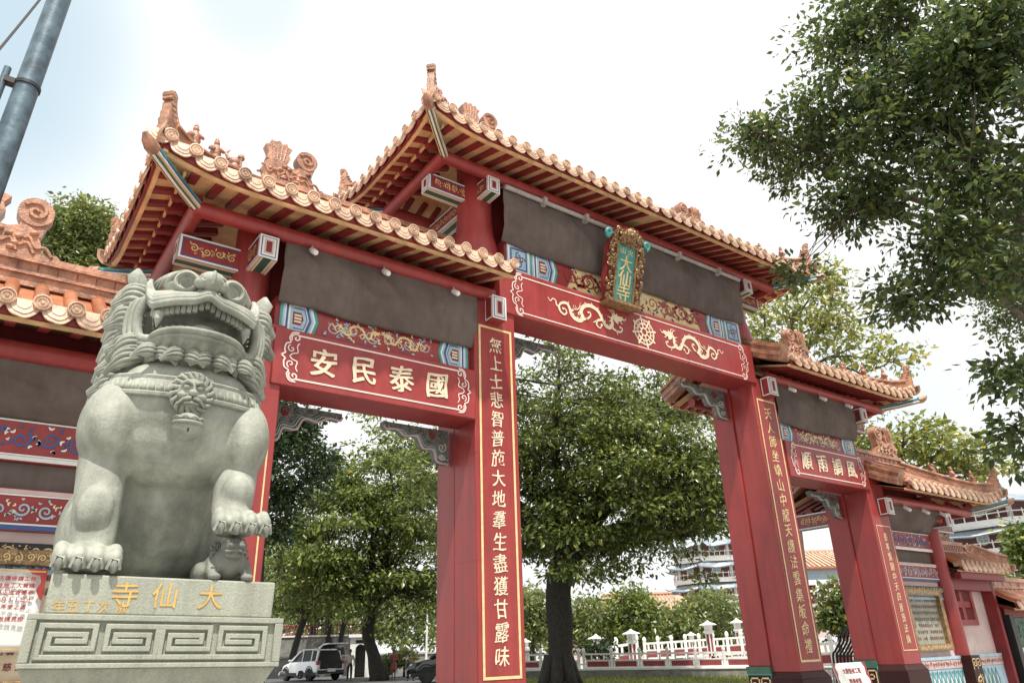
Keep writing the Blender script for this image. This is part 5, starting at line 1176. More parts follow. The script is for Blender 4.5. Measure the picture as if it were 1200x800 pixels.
# loose olive trees behind the right side of the gate
def sparse(label, base, tr, blobs, seed=0): return tree(label, [(base, .24)]+tr, blobs, .24, 15, .36, LF_OLIVE, BARKL, nlimb=9, twig=.022, shell=.25, up=.3)
br = at(948, 780, D=27); br[2] = gz(br[0], br[1])
sparse('loose olive-leaved tree above the right side roof', br, [(at(935, 640, D=27), .2), (at(925, 520, D=27), .16), (at(920, 450, D=27), .14)], [blob(925, 365, 27, 66, 48, 105), blob(990, 390, 27, 55, 42, 70), blob(890, 420, 27, 42, 45, 60), blob(1045, 420, 27, 38, 16, 22), blob(965, 330, 27, 34, 26, 30), blob(1010, 460, 27, 46, 40, 30)])
br = at(1066, 790, D=24); br[2] = gz(br[0], br[1])
sparse('olive-leaved tree with spreading twigs above the right wing roof', br, [(at(1050, 690, D=24), .18), (at(1040, 600, D=24), .14), (at(1045, 560, D=24), .12)], [blob(1050, 520, 24, 50, 28, 40), blob(1110, 530, 24, 55, 22, 50), blob(1150, 548, 24, 32, 14, 24), blob(1090, 500, 24, 38, 14, 20), blob(1012, 520, 24, 28, 20, 20)])
# the tree overhanging from the right, close to the camera
FT = np.array((7.0, -6.0, 0.)); ft = FT
fb = [blob(1020, 55, 9.6, 80, 70, 85), blob(965, 160, 9.8, 88, 46, 84), blob(1085, 135, 9.2, 90, 80, 105), blob(1005, 235, 9.6, 58, 36, 44), blob(1160, 40, 8.8, 75, 70, 95), blob(1155, 215, 9.0, 70, 50, 42), blob(1115, 285, 9.2, 75, 30, 34), blob(1180, 318, 8.8, 40, 24, 14), blob(1188, 435, 8.9, 26, 20, 12), blob(1075, 345, 9.4, 50, 18, 20), blob(1199, 510, 9., 18, 26, 12), blob(890, 165, 9.9, 36, 26, 20), blob(930, 322, 10.2, 18, 6, 5), blob(1300, 150, 8.6, 90, 120, 70), blob(1120, -60, 9.2, 120, 60, 80), blob(1420, 180, 11, 150, 140, 110), blob(1420, -20, 12, 170, 120, 110), blob(1580, 120, 13, 170, 160, 110), ((8.0, -2.6, 8.9), (1.5, 1.3, 1.0), 70), ((9.8, -2.3, 8.2), (1.5, 1.3, 1.0), 70)]
tree('large glossy-leaved tree overhanging from the right in the foreground', [(ft, .38), (ft+(.1, .1, 2.2), .3), (ft+(-.3, .3, 4.2), .27), (ft+(-.6, .6, 5.6), .22)], fb, .105, 56, .36, LF_FORE, BARKL, nlimb=22, twig=.020, shell=.2, up=.45)

# ================================================================ behind the gate
def octa(r, z, n=8, off=math.pi/8): return [(r*math.cos(2*math.pi*k/n+off), r*math.sin(2*math.pi*k/n+off), z) for k in range(n)]
PAGR = mat('pagoda dark red wall', (.18, .075, .07), .7, .1, 2); PAGB = mat('pale grey blue pagoda roof tile', (.25, .29, .33), .5, .15, 3); PAGT = mat('slate blue eave', (.10, .15, .21), .5, .15, 3)
def pagoda(name, label, c, r, th, n, z0):
    t = thing(name, label, 'pagoda', tuple(c)); c = np.array(c, float)
    wall = MB(); roof = MB(); rail = MB(); ring = MB(); post = MB(); tip = MB()
    for k in range(n):
        q = 1-.055*k; rb = r*.78*q; z = z0+th*k
        lo, hi = octa(rb, z), octa(rb, z+th*.80); wall.frustum([c+p for p in lo], [c+p for p in hi], PAGR)
        rings = [octa(rb*.98, z+th*.80), octa(r*q*.98, z+th*.60), octa(r*q*1.02, z+th*.575), octa(r*q*1.02, z+th*.62), octa(r*q*.9, z+th*.69), octa(rb*.97, z+th*.86)]
        m8 = lambda L: [p_ for i in range(8) for p_ in (np.array(L[i]), lerp(np.array(L[i]), np.array(L[(i+1) % 8]), .5)-(0, 0, .10*th if L is not rings[0] and L is not rings[5] else 0))]
        RG = [m8(L) for L in rings]
        vs = [c+p for L in RG for p in L]
        for i in range(5):
            roof.add([c+p for p in RG[i]]+[c+p for p in RG[i+1]], [(a, (a+1) % 16, 16+(a+1) % 16, 16+a) for a in range(16)], (WHITE, PAGT, PAGT, PAGB, PAGB)[i])
        for i in range(8):
            a, b = np.array(octa(r*q*.9, z)[i]), np.array(octa(r*q*.9, z)[(i+1) % 8])
            tip.tube([c+np.array(octa(r*q*.86, z+th*.66)[i]), c+np.array(octa(r*q*1.02, z+th*.62)[i]), c+np.array(octa(r*q*1.10, z+th*.72)[i])], [.10, .10, .03], PAGT, 6)
            for h_ in (.06, .30): rail.tube([c+a+(0, 0, th*h_), c+b+(0, 0, th*h_)], .045, WHITE, 6)
            rail.frustum([c+a+(0, 0, -.02), c+b+(0, 0, -.02), c+b*.97+(0, 0, -.02), c+a*.97+(0, 0, -.02)], [c+a+(0, 0, th*.10), c+b+(0, 0, th*.10), c+b*.97+(0, 0, th*.10), c+a*.97+(0, 0, th*.10)], WHITE)
            for j in range(7): p = lerp(a, b, j/6); post.tube([c+p, c+p+(0, 0, th*.38)], .045, WHITE, 6)
            w0, w1 = np.array(octa(rb*1.01, z)[i]), np.array(octa(rb*1.01, z)[(i+1) % 8]); post.tube([c+w0, c+w0+(0, 0, th*.78)], .20, WHITE, 8)
            mid = (w0+w1)/2; nrm = mid/np.linalg.norm(mid); nrm[2] = 0; nrm /= np.linalg.norm(nrm); sd = np.cross((0, 0, 1), nrm)
            rr_ = th*.19; cc = c+mid+(0, 0, th*.48)-mid*0+nrm*.03
            ring.tube([cc+rr_*(math.cos(a_)*sd+np.array((0, 0, math.sin(a_)))) for a_ in np.linspace(0, 2*math.pi, 17)], .07, WHITE, 6)
            ring.lathe([(rr_*.96, -.1), (rr_*.96, .02)], cc, LBLUE, axis=nrm, n=16)
            for a_ in (0, math.pi/2): ring.tube([cc+nrm*.05+rr_*(math.cos(a_)*sd+np.array((0, 0, math.sin(a_)))), cc+nrm*.05-rr_*(math.cos(a_)*sd+np.array((0, 0, math.sin(a_))))], .04, WHITE, 5)
    zt = z0+th*n; roof.frustum([c+p for p in octa(r*.55, zt-th*.25)], [c+p for p in octa(.3, zt+th*.35)], PAGB); roof.lathe([(.3, 0), (.4, .4), (.05, .9)], c+(0, 0, zt+th*.35), PAGT, n=12)
    base = wall; base.frustum([c+p for p in octa(r*.95, -1)], [c+p for p in octa(r*.95, z0)], CONC)
    wall.build('wall', t); roof.build('roof', t, ang=25); rail.build('balcony_rail', t); post.build('column', t); ring.build('round_window', t); tip.build('upturned_eave_tip', t)
    return t
pc = at(1205, 690, D=72); pagoda('pagoda', 'pale many-storeyed octagonal pagoda beyond the right end wall', (pc[0], pc[1], 0), 9.8, 2.1, 6, at(1160, 655, D=66)[2]-2.1*3.75)
pc = at(838, 690, D=98); pagoda('pagoda', 'distant blue-eaved octagonal pagoda seen past the big tree trunk', (pc[0], pc[1], 0), 6.8, 2.5, 5, at(838, 703, D=92)[2]-2.5*2.05)

# white balustrades, lamp posts
FENCEM = WHITE; PANR = mat('dull red balustrade panel', (.26, .045, .05), .6, .12, 5)
def balustrade(label, p0, p1, n, h):
    p0, p1 = np.array(p0, float), np.array(p1, float); t = thing('balustrade', label, 'balustrade', tuple((p0+p1)/2), 'white balustrades of the temple garden')
    d = (p1-p0)/n; dh = d/np.linalg.norm(d[:2]); nrm = np.array((-dh[1], dh[0], 0.)); nrm /= np.linalg.norm(nrm); U = np.array((0, 0, 1.))
    sd = np.array((dh[0], dh[1], 0.)); sd /= np.linalg.norm(sd)
    rail = MB()
    for i in range(n+1):
        p = p0+d*i; mb = MB(); mb.obox(p+U*h*.47, sd*h*.085, nrm*h*.085, U*h*.49, WHITE); mb.lathe([(.05*h, .95*h), (.10*h, 1.0*h), (.11*h, 1.12*h), (.05*h, 1.22*h), (.0, 1.24*h)], p, WHITE, n=8); mb.build('post', t)
    L = np.linalg.norm(d)/2
    for zz, hh in ((.86, .055), (.50, .03), (.06, .05)): rail.obox((p0+p1)/2+U*h*zz, (p1-p0)/2, nrm*h*.06, U*h*hh, WHITE)
    for i in range(n):
        p = p0+d*(i+.5); rail.obox(p+U*h*.28, d*.44, nrm*h*.035, U*h*.20, WHITE)
        for q in (-.22, .22): rail.obox(p+d*q+U*h*.68, sd*h*.05, nrm*h*.05, U*h*.16, WHITE)
        mb = MB(); mb.obox(p+U*h*.28, d*.38, nrm*h*.045, U*h*.15, PANR); mb.build('red_panel', t)
    rail.build('rail', t)
def lamp(label, p, h):
    p = np.array(p, float); t = thing('lamp_post', label, 'lamp post', tuple(p), 'white lantern lamp posts in the temple garden')
    mb = MB(); mb.box(p[0]-.10, p[0]+.10, p[1]-.10, p[1]+.10, p[2], p[2]+h*.62, PANR); 
    for a in (-.11, .11):
        for b in (-.11, .11): mb.box(p[0]+a-.025, p[0]+a+.025, p[1]+b-.025, p[1]+b+.025, p[2], p[2]+h*.62, WHITE)
    mb.build('post', t)
    mb = MB(); mb.lathe([(.16, h*.62), (.30, h*.68), (.26, h*.72), (.20, h*.74), (.24, h*.87), (.46, h*.885), (.40, h*.91), (.15, h*.96), (.10, h*.98), (.02, h*1.02)], p, WHITE, n=6); mb.build('lantern', t, ang=20)
def fp(px, py, D): return at(px, py, D=D)
fA, fB = gp(596, 796), gp(900, 792); DA, DB = [math.hypot(*(p-CAM)[:2]) for p in (fA, fB)]
mb = MB(); n_ = np.array((-(fB-fA)[1], (fB-fA)[0], 0)); n_ /= np.linalg.norm(n_); ext = (fB-fA)*.35
q0, q1 = fA-ext*.2, fB+ext
hk = (at(740, 783, D=(DA+DB)/2)-at(740, 793, D=(DA+DB)/2))[2]
mb.obox((q0+q1)/2+(0, 0, hk/2-.2), (q1-q0)/2, n_*.18, (0, 0, hk/2+.2), CONC); mb.obox((q0+q1)/2+(0, 0, hk+.03), (q1-q0)/2, n_*.22, (0, 0, .03), WHITE); wlk = mb.build('kerb_wall'); tag(wlk, 'low grey stone kerb wall carrying the nearest white balustrade', 'low wall')
s_ = lambda k: fA+(fB-fA)*k
hf = (at(800, 745, D=DB)-at(800, 771, D=DB))[2]
balustrade('front white balustrade with long red panels, right of the big tree trunk', s_(.30)+(0, 0, hk+.05)+n_*0, s_(1.28)+(0, 0, hk+.05), 9, .68)
balustrade('white balustrade left of the big tree trunk, on the stone kerb', s_(-.02)+(0, 0, hk+.05), s_(.28)+(0, 0, hk+.05), 4, .68)
balustrade('rear white balustrade climbing to the right on the upper terrace', fp(757, 773, 46), fp(905, 764, 46), 9, 1.0)
balustrade('short sloping white balustrade between the two tall lamp posts', fp(700, 786, 42), fp(748, 778, 42), 2, 1.2)
LP = (('tall white lantern post just right of the big tree trunk', 701, 786, 743, 40), ('tall white lantern post at the end of the sloping balustrade', 743, 782, 737, 39), ('small distant white lantern post between the two tallest ones', 716, 780, 754, 66), ('distant white lantern post above the rear balustrade', 813, 772, 740, 66), ('white lantern post above the front balustrade, right of the distant one', 834, 768, 727, 42), ('white lantern post half hidden behind the right tall pillar', 869, 768, 724, 52), ('small white lantern post left of the big tree trunk', 617, 782, 748, 60))
for lb, px, yb, yt, D in LP: a, b = fp(px, yb, D), fp(px, yt, D); lamp(lb, a, b[2]-a[2])
mb = MB(); tA, tB = fp(690, 770, 49), fp(930, 757, 47); tz = .72; mb.frustum([(tA[0], tA[1], -.5), (tB[0], tB[1], -.5), (tB[0]+14, tB[1]+16, -.5), (tA[0]+14, tA[1]+16, -.5)], [(tA[0], tA[1], tz), (tB[0], tB[1], tz), (tB[0]+14, tB[1]+16, tz), (tA[0]+14, tA[1]+16, tz)], PAVE); setting(mb.build('terrace'))

# small trees and shrubs beyond the balustrade
ST = (('rounded soft green tree between the tall pillar and the big trunk', 624, 785, 718, 30, 34, 66, LF_SOFT), ('bushy yellow green tree right of the big trunk', 690, 780, 728, 36, 30, 68, LF_SOFT), ('dark conical tree in front of the orange hall roof', 745, 778, 722, 26, 34, 66, LF_MID), ('rounded tree between the orange hall roof and the pagoda', 792, 775, 738, 34, 24, 70, LF_SOFT), ('broad leafy tree below the distant pagoda', 838, 770, 724, 40, 30, 72, LF_SOFT), ('small pale tree behind the leftmost lantern post', 606, 785, 740, 22, 24, 75, LF_SOFT), ('mid green tree behind the tallest lantern post', 722, 778, 745, 28, 20, 74, LF_MID))
for lb, px, yb, yc, rx, ry, D, m in ST:
    a = fp(px, yb, D); tree(lb, [(a, .25), (fp(px, (yb+yc)/2, D), .18), (fp(px, yc+4, D), .14)], [blob(px, yc, D, rx, ry, 110)], .42, 42, 1.1, m, group='small trees beyond the balustrade', nlimb=4, shell=.45)
a = fp(706, 791, 37); tree('small dark shrub at the foot of the tall lantern post', [(a, .08), (a+(0, 0, .5), .05), (a+(0, 0, .8), .04)], [(a+(0, 0, .8), (.55, .55, .8), 30)], .2, 30, .3, LF_DARK, name='shrub', cat='shrub', nlimb=3)
a = fp(985, 776, 33); tree('small sunlit tree inside the right side bay', [(a, .10), (fp(984, 745, 33), .08), (fp(986, 725, 33), .06)], [blob(984, 705, 33, 22, 30, 60), blob(975, 725, 33, 18, 14, 26), blob(996, 715, 33, 14, 24, 24)], .26, 26, .45, LF_SOFT, BARKL, nlimb=6, shell=.3)
a = at(1196, 700, D=45); tree('clipped green tree at the right edge in front of the pagoda', [((a[0], a[1], .5), .2), (at(1198, 680, D=45), .15), (at(1198, 650, D=45), .1)], [blob(1202, 640, 45, 16, 24, 70)], .3, 40, .7, LF_MID, nlimb=3)
a = at(1165, 690, D=30); tree('small shrub top showing over the end wall roof', [((a[0], a[1], .5), .1), (at(1166, 690, D=30), .06), (at(1166, 682, D=30), .05)], [blob(1160, 682, 30, 24, 9, 40)], .2, 30, .35, LF_SOFT, nlimb=3)

# far woods behind everything on the left
def far_wood(label, pts, m):
    cen, rad = [], []
    for px, py, D, rx, ry, n in pts:
        c, R3, n = blob(px, py, D, rx, ry, n); d = NR.normal(size=(n, 3)); d /= np.linalg.norm(d, axis=1)[:, None]; cen.append(c+d*np.array(R3)*(.5+.5*NR.random(n))[:, None]); rad.append(np.full(n, 1.6))
    o = leaf_mesh('distant_trees', np.concatenate(cen), np.concatenate(rad), 40, .6, m, None); o['kind'] = 'stuff'; o['label'] = label; o['category'] = 'trees'; return o
far_wood('distant green trees that close the view beyond the walls', [(330, 735, 95, 40, 30, 60), (400, 725, 95, 50, 30, 80), (470, 725, 95, 50, 34, 90), (540, 730, 95, 60, 34, 80), (620, 745, 100, 50, 20, 50), (700, 750, 100, 60, 16, 50), (800, 750, 100, 70, 14, 50)], LF_SOFT)

# orange hall roof
hb = at(752, 718, D=88); t = thing('temple_hall', 'long hall with a pale orange tiled roof beyond the small trees', 'hall', (hb[0], hb[1], .5))
dx = np.array((CR[0], CR[1], 0)); dx /= np.linalg.norm(dx); dy = np.array((-dx[1], dx[0], 0)); H0 = at(752, 722, D=88)[2]; H1 = at(752, 696, D=88)[2]; hc = np.array((hb[0], hb[1], 0))
ORR = mat('faded orange roof tile', (.50, .33, .23), .6, .12, 2)
mb = MB(); mb.obox(hc+(0, 0, H0/2)+dy*2, dx*8, dy*4, (0, 0, H0/2+.4), PINK); mb.build('wall', t)
mb = MB(); a = [hc+dx*u+dy*v+(0, 0, H0) for u, v in ((-9.5, -3), (9.5, -3), (9.5, 7), (-9.5, 7))]; r_ = [hc+dx*u+dy*2+(0, 0, H1) for u in (-4, 4)]; mb.add(a+r_, [(0, 1, 5, 4), (1, 2, 5), (2, 3, 4, 5), (3, 0, 4)], ORR)
for k in range(46):
    u = -9+.4*k; e = max(-4, min(4, u)); mb.tube([hc+dx*u+dy*-3+(0, 0, H0+.05), hc+dx*lerp(u, e, 1 if abs(u) < 4 else .9)+dy*(2 if abs(u) < 4 else 1.5)+(0, 0, H1+.03 if abs(u) < 4 else lerp(H0, H1, .9)+.05)], .09, ORR, 6)
mb.tube([r_[0]+(0, 0, .15), r_[1]+(0, 0, .15)], .2, TERRA, 8); mb.build('roof', t)
# pavilion with an arch seen through the right side bay
pv = at(955, 700, D=46); px_ = dx; t = thing('pavilion', 'small pavilion with orange tiled roof and round arch seen through the right side bay', 'pavilion', (pv[0], pv[1], .5))
zz = lambda y: at(958, y, D=46)[2]
mb = MB(); c0 = np.array((pv[0], pv[1], 0))
mb.add([c0+dx*u+dy*v+(0, 0, z) for u, v, z in ((-3.4, -1.6, zz(668)), (3.4, -1.6, zz(668)), (2.6, 1, zz(645)), (-2.6, 1, zz(645)), (3.4, 3.6, zz(668)), (-3.4, 3.6, zz(668)))], [(0, 1, 2, 3), (3, 2, 4, 5), (0, 3, 5), (1, 4, 2)], TILE)
for k in range(25): u = -3.3+.275*k; mb.tube([c0+dx*u+dy*-1.6+(0, 0, zz(668)+.04), c0+dx*u*.78+dy*1+(0, 0, zz(645)+.04)], .075, TILEP, 6)
mb.tube([c0+dx*-2.7+dy+(0, 0, zz(644)), c0+dx*2.7+dy+(0, 0, zz(644))], .14, TERRA, 8); mb.build('roof', t)
mb = MB(); mb.obox(c0+dy*-.9+(0, 0, (zz(670)+zz(680))/2), dx*3, dy*.12, (0, 0, (zz(670)-zz(680))/2), LBLUE); mb.build('painted_beam', t)
mb = MB()
for u in (-2.6, -.85, .9, 2.6): mb.tube([c0+dx*u+dy*-.9+(0, 0, 0), c0+dx*u+dy*-.9+(0, 0, zz(680))], .16, RED, 10)
mb.build('columns', t)
mb = MB(); arc = [(1.75*math.cos(q), 1.75*math.sin(q)) for q in np.linspace(0, math.pi, 13)]; AR = lambda u, v, w: c0+dx*(u*.5+0.0)+dy*(1.5+w)+(0, 0, zz(716)+v*.62)
mb.prism([(-3.4, -.5), (-3.4, 2.4), (3.4, 2.4), (3.4, -.5), (1.75, -.5)]+arc+[(-1.75, -.5)], AR, .3, RED2); mb.build('arched_wall', t)
balustrade('white balustrade of the pavilion terrace behind the small sunlit tree', at(925, 712, D=43), at(1000, 706, D=43), 4, .85)
balustrade('low white balustrade behind the leaning notice board', at(930, 782, D=30), at(1003, 779, D=30), 3, .85)
mb = MB(); a = at(952, 730, D=41); 
for k in range(16): u = -1.6+.21*k; mb.tube([a+dx*u+dy*-.4, a+dx*u+dy*.5+(0, 0, .55)], .07, TILEP, 6)
mb.obox(a+(0, 0, -.35), dx*1.7, dy*.5, (0, 0, .3), PINK); tw = mb.build('tiled_garden_screen'); tag(tw, 'low tiled screen wall under the pavilion terrace', 'screen wall')

# retaining walls, red fence and terrace behind the cars
def wall_px(name, label, pts, D, yb, yt, m, th=.5, cap=None):
    a, b = at(pts[0], yb, D=D), at(pts[1], yb, D=D); zt = at(sum(pts)/2, yt, D=D)[2]; z0 = -.2
    t = thing(name, label, 'wall', tuple((a+b)/2)); d = b-a; d[2] = 0; L = np.linalg.norm(d); d /= L; n = np.array((-d[1], d[0], 0)); c = (a+b)/2; mb = MB(); mb.obox((c[0], c[1], (z0+zt)/2), d*L/2, n*th/2, (0, 0, (zt-z0)/2), m); mb.build('wall', t)
    if cap: mb = MB(); mb.obox((c[0], c[1], zt+.06), d*(L/2+.05), n*(th/2+.08), (0, 0, .06), cap); mb.build('coping', t)
    return a, b, zt
wall_px('stone_wall', 'dark weathered retaining wall behind the white car and the sentry box', (230, 620), 58, 784, 768, CONC, .6, PAVE)
a_, b_, zt_ = wall_px('terrace_wall', 'pale upper terrace wall behind the slender tree trunks', (230, 420), 64, 775, 747, CONC, .6, WHITE)
t = thing('red_fence', 'red railing along the top of the pale terrace wall', 'fence', tuple((a_+b_)/2)); dd = b_-a_; dd[2] = 0; nF = 40
mb = MB(); 
for k in range(nF): p = a_+dd*(k/nF); p[2] = zt_; mb.tube([p, p+(0, 0, .85)], .045, PANR, 5)
mb.build('pickets', t); mb = MB()
for h_ in (.12, .85): mb.tube([np.array((a_[0], a_[1], zt_+h_)), np.array((b_[0], b_[1], zt_+h_))], .055, PANR, 6)
mb.build('rail', t)
for lb, px, py, r_, m in (('clipped round dark green bush behind the person in red', 455, 777, .62, LF_MID), ('clipped round yellow green bush beside the black car', 474, 771, .62, LF_OLIVE)):
    c = at(px, py, D=46); a = np.array((c[0], c[1], gz(c[0], c[1]))); tree(lb, [(a, .08), (a+(0, 0, .3), .06), (c, .05)], [(c, (r_, r_, r_*.85), 60)], .12, 50, .2, m, name='bush', cat='bush', nlimb=3, shell=.8)
pf = at(499, 781, D=50); t = thing('flagpole', 'thin white flagpole beside the tall left pillar', 'flagpole', tuple(pf)); mb = MB(); mb.tube([pf+(0, 0, -.3), at(501, 712, D=50)], [.075, .05], WHITE, 8); mb.build('pole', t); mb = MB(); mb.lathe([(.16, -.3), (.16, .0), (.09, .05)], pf, PAVE, n=8); mb.build('base', t)
# sentry box
sb = gp(421, 793); Ds = math.hypot(*(sb-CAM)[:2]); hS = at(421, 743, D=Ds)[2]-sb[2]; vx = np.array((sb[0]-CAM[0], sb[1]-CAM[1], 0)); vx /= np.linalg.norm(vx); sx_ = np.array((vx[1], -vx[0], 0))
t = thing('sentry_box', 'white sentry box with an arched dark niche under the trees', 'sentry box', tuple(sb)); mb = MB(); w_ = .62
F_ = lambda u, v, w: sb+sx_*u-vx*(.55+w)+np.array((0, 0, v))
arc = [(.30*math.cos(q), hS*.64+.30*math.sin(q)) for q in np.linspace(math.pi, 0, 11)]
mb.prism([(-w_, 0), (-w_, hS*.93), (w_, hS*.93), (w_, 0), (.30, 0)]+arc[::-1]+[(-.30, 0)], lambda u, v, w: F_(u, v, w-.15), .15, WHITE)
for q in (-1, 1): mb.obox(sb+sx_*q*(w_-.06)+(0, 0, hS*.465), sx_*.06, vx*.548, (0, 0, hS*.465), WHITE)
mb.obox(sb+vx*.5+(0, 0, hS*.465), sx_*(w_-.121), vx*.05, (0, 0, hS*.465), CONC); mb.build('cabin', t)
mb = MB(); mb.obox(sb+(0, 0, hS*.965), sx_*(w_+.10), vx*.72, (0, 0, hS*.035), WHITE); mb.build('cornice', t); mb = MB()
mb.obox(F_(0, hS*.83, .01), sx_*.3, vx*.01, (0, 0, hS*.035), BLACK); mb.build('sign_panel', t)

# ---------------------------------------------------------------- cars
def car(name, label, loc, heading, paint, hatch_open):
    """front along +x in its own space, then turned to heading"""
    t = thing(name, label, 'car', tuple(loc)); M = Matrix.Rotation(heading, 4, 'Z')
    L, W, Hh = 4.2, 1.72, 1.62
    def fin(o): o.matrix_parent_inverse = M; return o
    def sect(x, w_, zs):   # half sections from sill to shoulder
        return [(x, y*w_, z) for y, z in zs]+[(x, -y*w_, z) for y, z in zs[::-1]]
    body = MB(); st = []
    for x, w_, sill, sh in ((-2.08, .76, .42, .92), (-2.0, .82, .34, .98), (-1.4, .86, .30, 1.0), (0, .86, .28, .98), (.9, .86, .28, .96), (1.35, .86, .30, .90), (1.80, .83, .34, .80), (2.08, .70, .42, .66)):
        st.append(sect(x, w_, [(.90, sill), (1.0, sill+.12), (1.0, sh-.2), (.94, sh-.04), (.80, sh)]))
    n = len(st[0]); vs = [p for s_ in st for p in s_]; fs = [(i*n+k, i*n+(k+1) % n, (i+1)*n+(k+1) % n, (i+1)*n+k) for i in range(len(st)-1) for k in range(n)]+[tuple(range(n))[::-1], tuple(range((len(st)-1)*n, len(st)*n))]
    body.add(vs, fs, paint)
    gh = MB(); g = []
    for x, w_, z0_, z1_ in ((-1.98, .74, .95, 1.0), (-1.80, .70, .97, 1.46), (-1.2, .70, .97, 1.55), (-.2, .69, .97, 1.55), (.30, .66, .97, 1.45), (1.15, .72, .94, .96)):
        g.append([(x, w_, z0_), (x, w_*.86, z1_), (x, -w_*.86, z1_), (x, -w_, z0_)])
    vs = [p for s_ in g for p in s_]; gh.add(vs, [(i*4+k, i*4+(k+1) % 4, (i+1)*4+(k+1) % 4, (i+1)*4+k) for i in range(1 if hatch_open else 0, 5) for k in range(4)], GLASS)
    rf = MB()
    for i in (1, 2, 3):
        a, b = g[i], g[i+1]; rf.add([(p[0], p[1]*1.03, p[2]+.03) for p in (a[1], a[2], b[2], b[1])]+[(p[0], p[1]*1.0, p[2]-.02) for p in (a[1], a[2], b[2], b[1])], [(0, 1, 2, 3), (0, 4, 5, 1), (1, 5, 6, 2), (2, 6, 7, 3), (3, 7, 4, 0)], paint)
    for q in (-1, 1):
        for (i, th) in ((1, .07), (2, .04), (3, .035)):
            a, b = np.array(g[i][0 if q > 0 else 3]), np.array(g[i][1 if q > 0 else 2]); rf.tube([a+(0, q*.012, 0), b+(0, q*.012, .01)], th, paint, 6)
        a, b = np.array(g[5][0 if q > 0 else 3]), np.array(g[4][1 if q > 0 else 2]); rf.tube([a+(0, q*.01, 0), b+(0, q*.01, .02)], .045, paint, 6)
        rf.tube([(-1.7, q*.55, 1.58), (.1, q*.54, 1.58)], .025, CHROME, 6)
    b_ = fin(body.build('body', t, ang=30, bevel=.03)); fin(rf.build('roof', t, ang=40)); fin(gh.build('windows', t, ang=30))
    tr = MB()
    for q in (-1, 1):
        tr.box(-1.95, 1.95, q*.855, q*.885, .26, .42, BLACK)
        for x in (-1.28, 1.30): tr.tube([(x+.385*math.cos(a), q*.845, .34+.385*math.sin(a)) for a in np.linspace(-.1, math.pi+.1, 15)], .035, BLACK, 6)
    tr.box(-2.14, -2.02, -.78, .78, .34, .52, BLACK); tr.box(2.02, 2.13, -.62, .62, .34, .5, BLACK); fin(tr.build('trim', t))
    for x in (-1.28, 1.30):
        for q in (-1, 1):
            w_ = MB(); w_.lathe([(.20, -.11), (.31, -.11), (.335, -.07), (.335, .07), (.31, .11), (.20, .11)], (x, q*.77, .335), RUBBER, axis=(0, q, 0), n=24); o = fin(w_.build('wheel', t))
            r_ = MB(); r_.lathe([(.21, .0), (.21, .115), (.18, .10), (.05, .105), (.04, .12)], (x, q*.77, .335), CHROME, axis=(0, q, 0), n=20)
            for k in range(5): a = k*1.2566; r_.obox((x+.12*math.cos(a), q*.885, .335+.12*math.sin(a)), (.08*math.cos(a), 0, .08*math.sin(a)), (-.02*math.sin(a), 0, .02*math.cos(a)), (0, .008, 0), CHROME)
            fin(r_.build('rim', o))
    for q in (-1, 1):
        m_ = MB(); m_.box(-2.09, -1.90, q*.68, q*.845, .80, .98, TAIL); fin(m_.build('tail_lamp', t, bevel=.02))
        m_ = MB(); m_.ell((1.90, q*.60, .69), (.13, .10, .06), GREYP, 12, 8); fin(m_.build('headlight', t))
        m_ = MB(); m_.ell((.78, q*.93, 1.02), (.07, .10, .07), paint, 10, 7); fin(m_.build('side_mirror', t))
    m_ = MB(); m_.box(-2.165, -2.145, -.24, .24, .44, .60, WHITE); pl_ = fin(m_.build('number_plate', t))
    if hatch_open:
        m_ = MB(); m_.box(-2.115, -2.085, -.66, .66, .58, .99, CARI); m_.add([(-1.99, .66, .99), (-1.99, -.66, .99), (-1.80, -.60, 1.50), (-1.80, .60, 1.50)], [(0, 1, 2, 3)], CARI)
        for y in (-.3, .25): m_.box(-2.135, -2.116, y-.16, y+.14, .60, .80, BLACK)
        fin(m_.build('boot_opening', t))
        h_ = MB(); fr = lambda u, v: np.array((-1.82-.90*v, u*(.66+.06*v), 1.58+.42*v-.22*v*v)); P = [fr(u, v) for u, v in ((-1, 0), (1, 0), (1.02, .6), (.85, 1), (-.85, 1), (-1.02, .6))]
        h_.frustum(P, [p+(0, 0, .07) for p in P], paint); h_.add([p*np.array((1, .86, 1))+np.array((0, 0, -.012)) for p in P], [tuple(range(6))], CARI); fin(h_.build('tailgate', t, bevel=.01))
    return t
cw = gp(374, 797); car('parked_car', 'white hatchback with its tailgate raised, parked under the trees', cw+np.array((.0, 1.2, 0)), math.radians(97), CARW, True)
cb = gp(507, 800); dirx = -np.array((CR[0], CR[1], 0)); dirx /= np.linalg.norm(dirx); hd = math.atan2(dirx[1], dirx[0]); car('parked_car', 'black car half hidden behind the tall left pillar', cb-dirx*1.15+np.array((.3, .75, 0)), hd+.12, CARB, False)

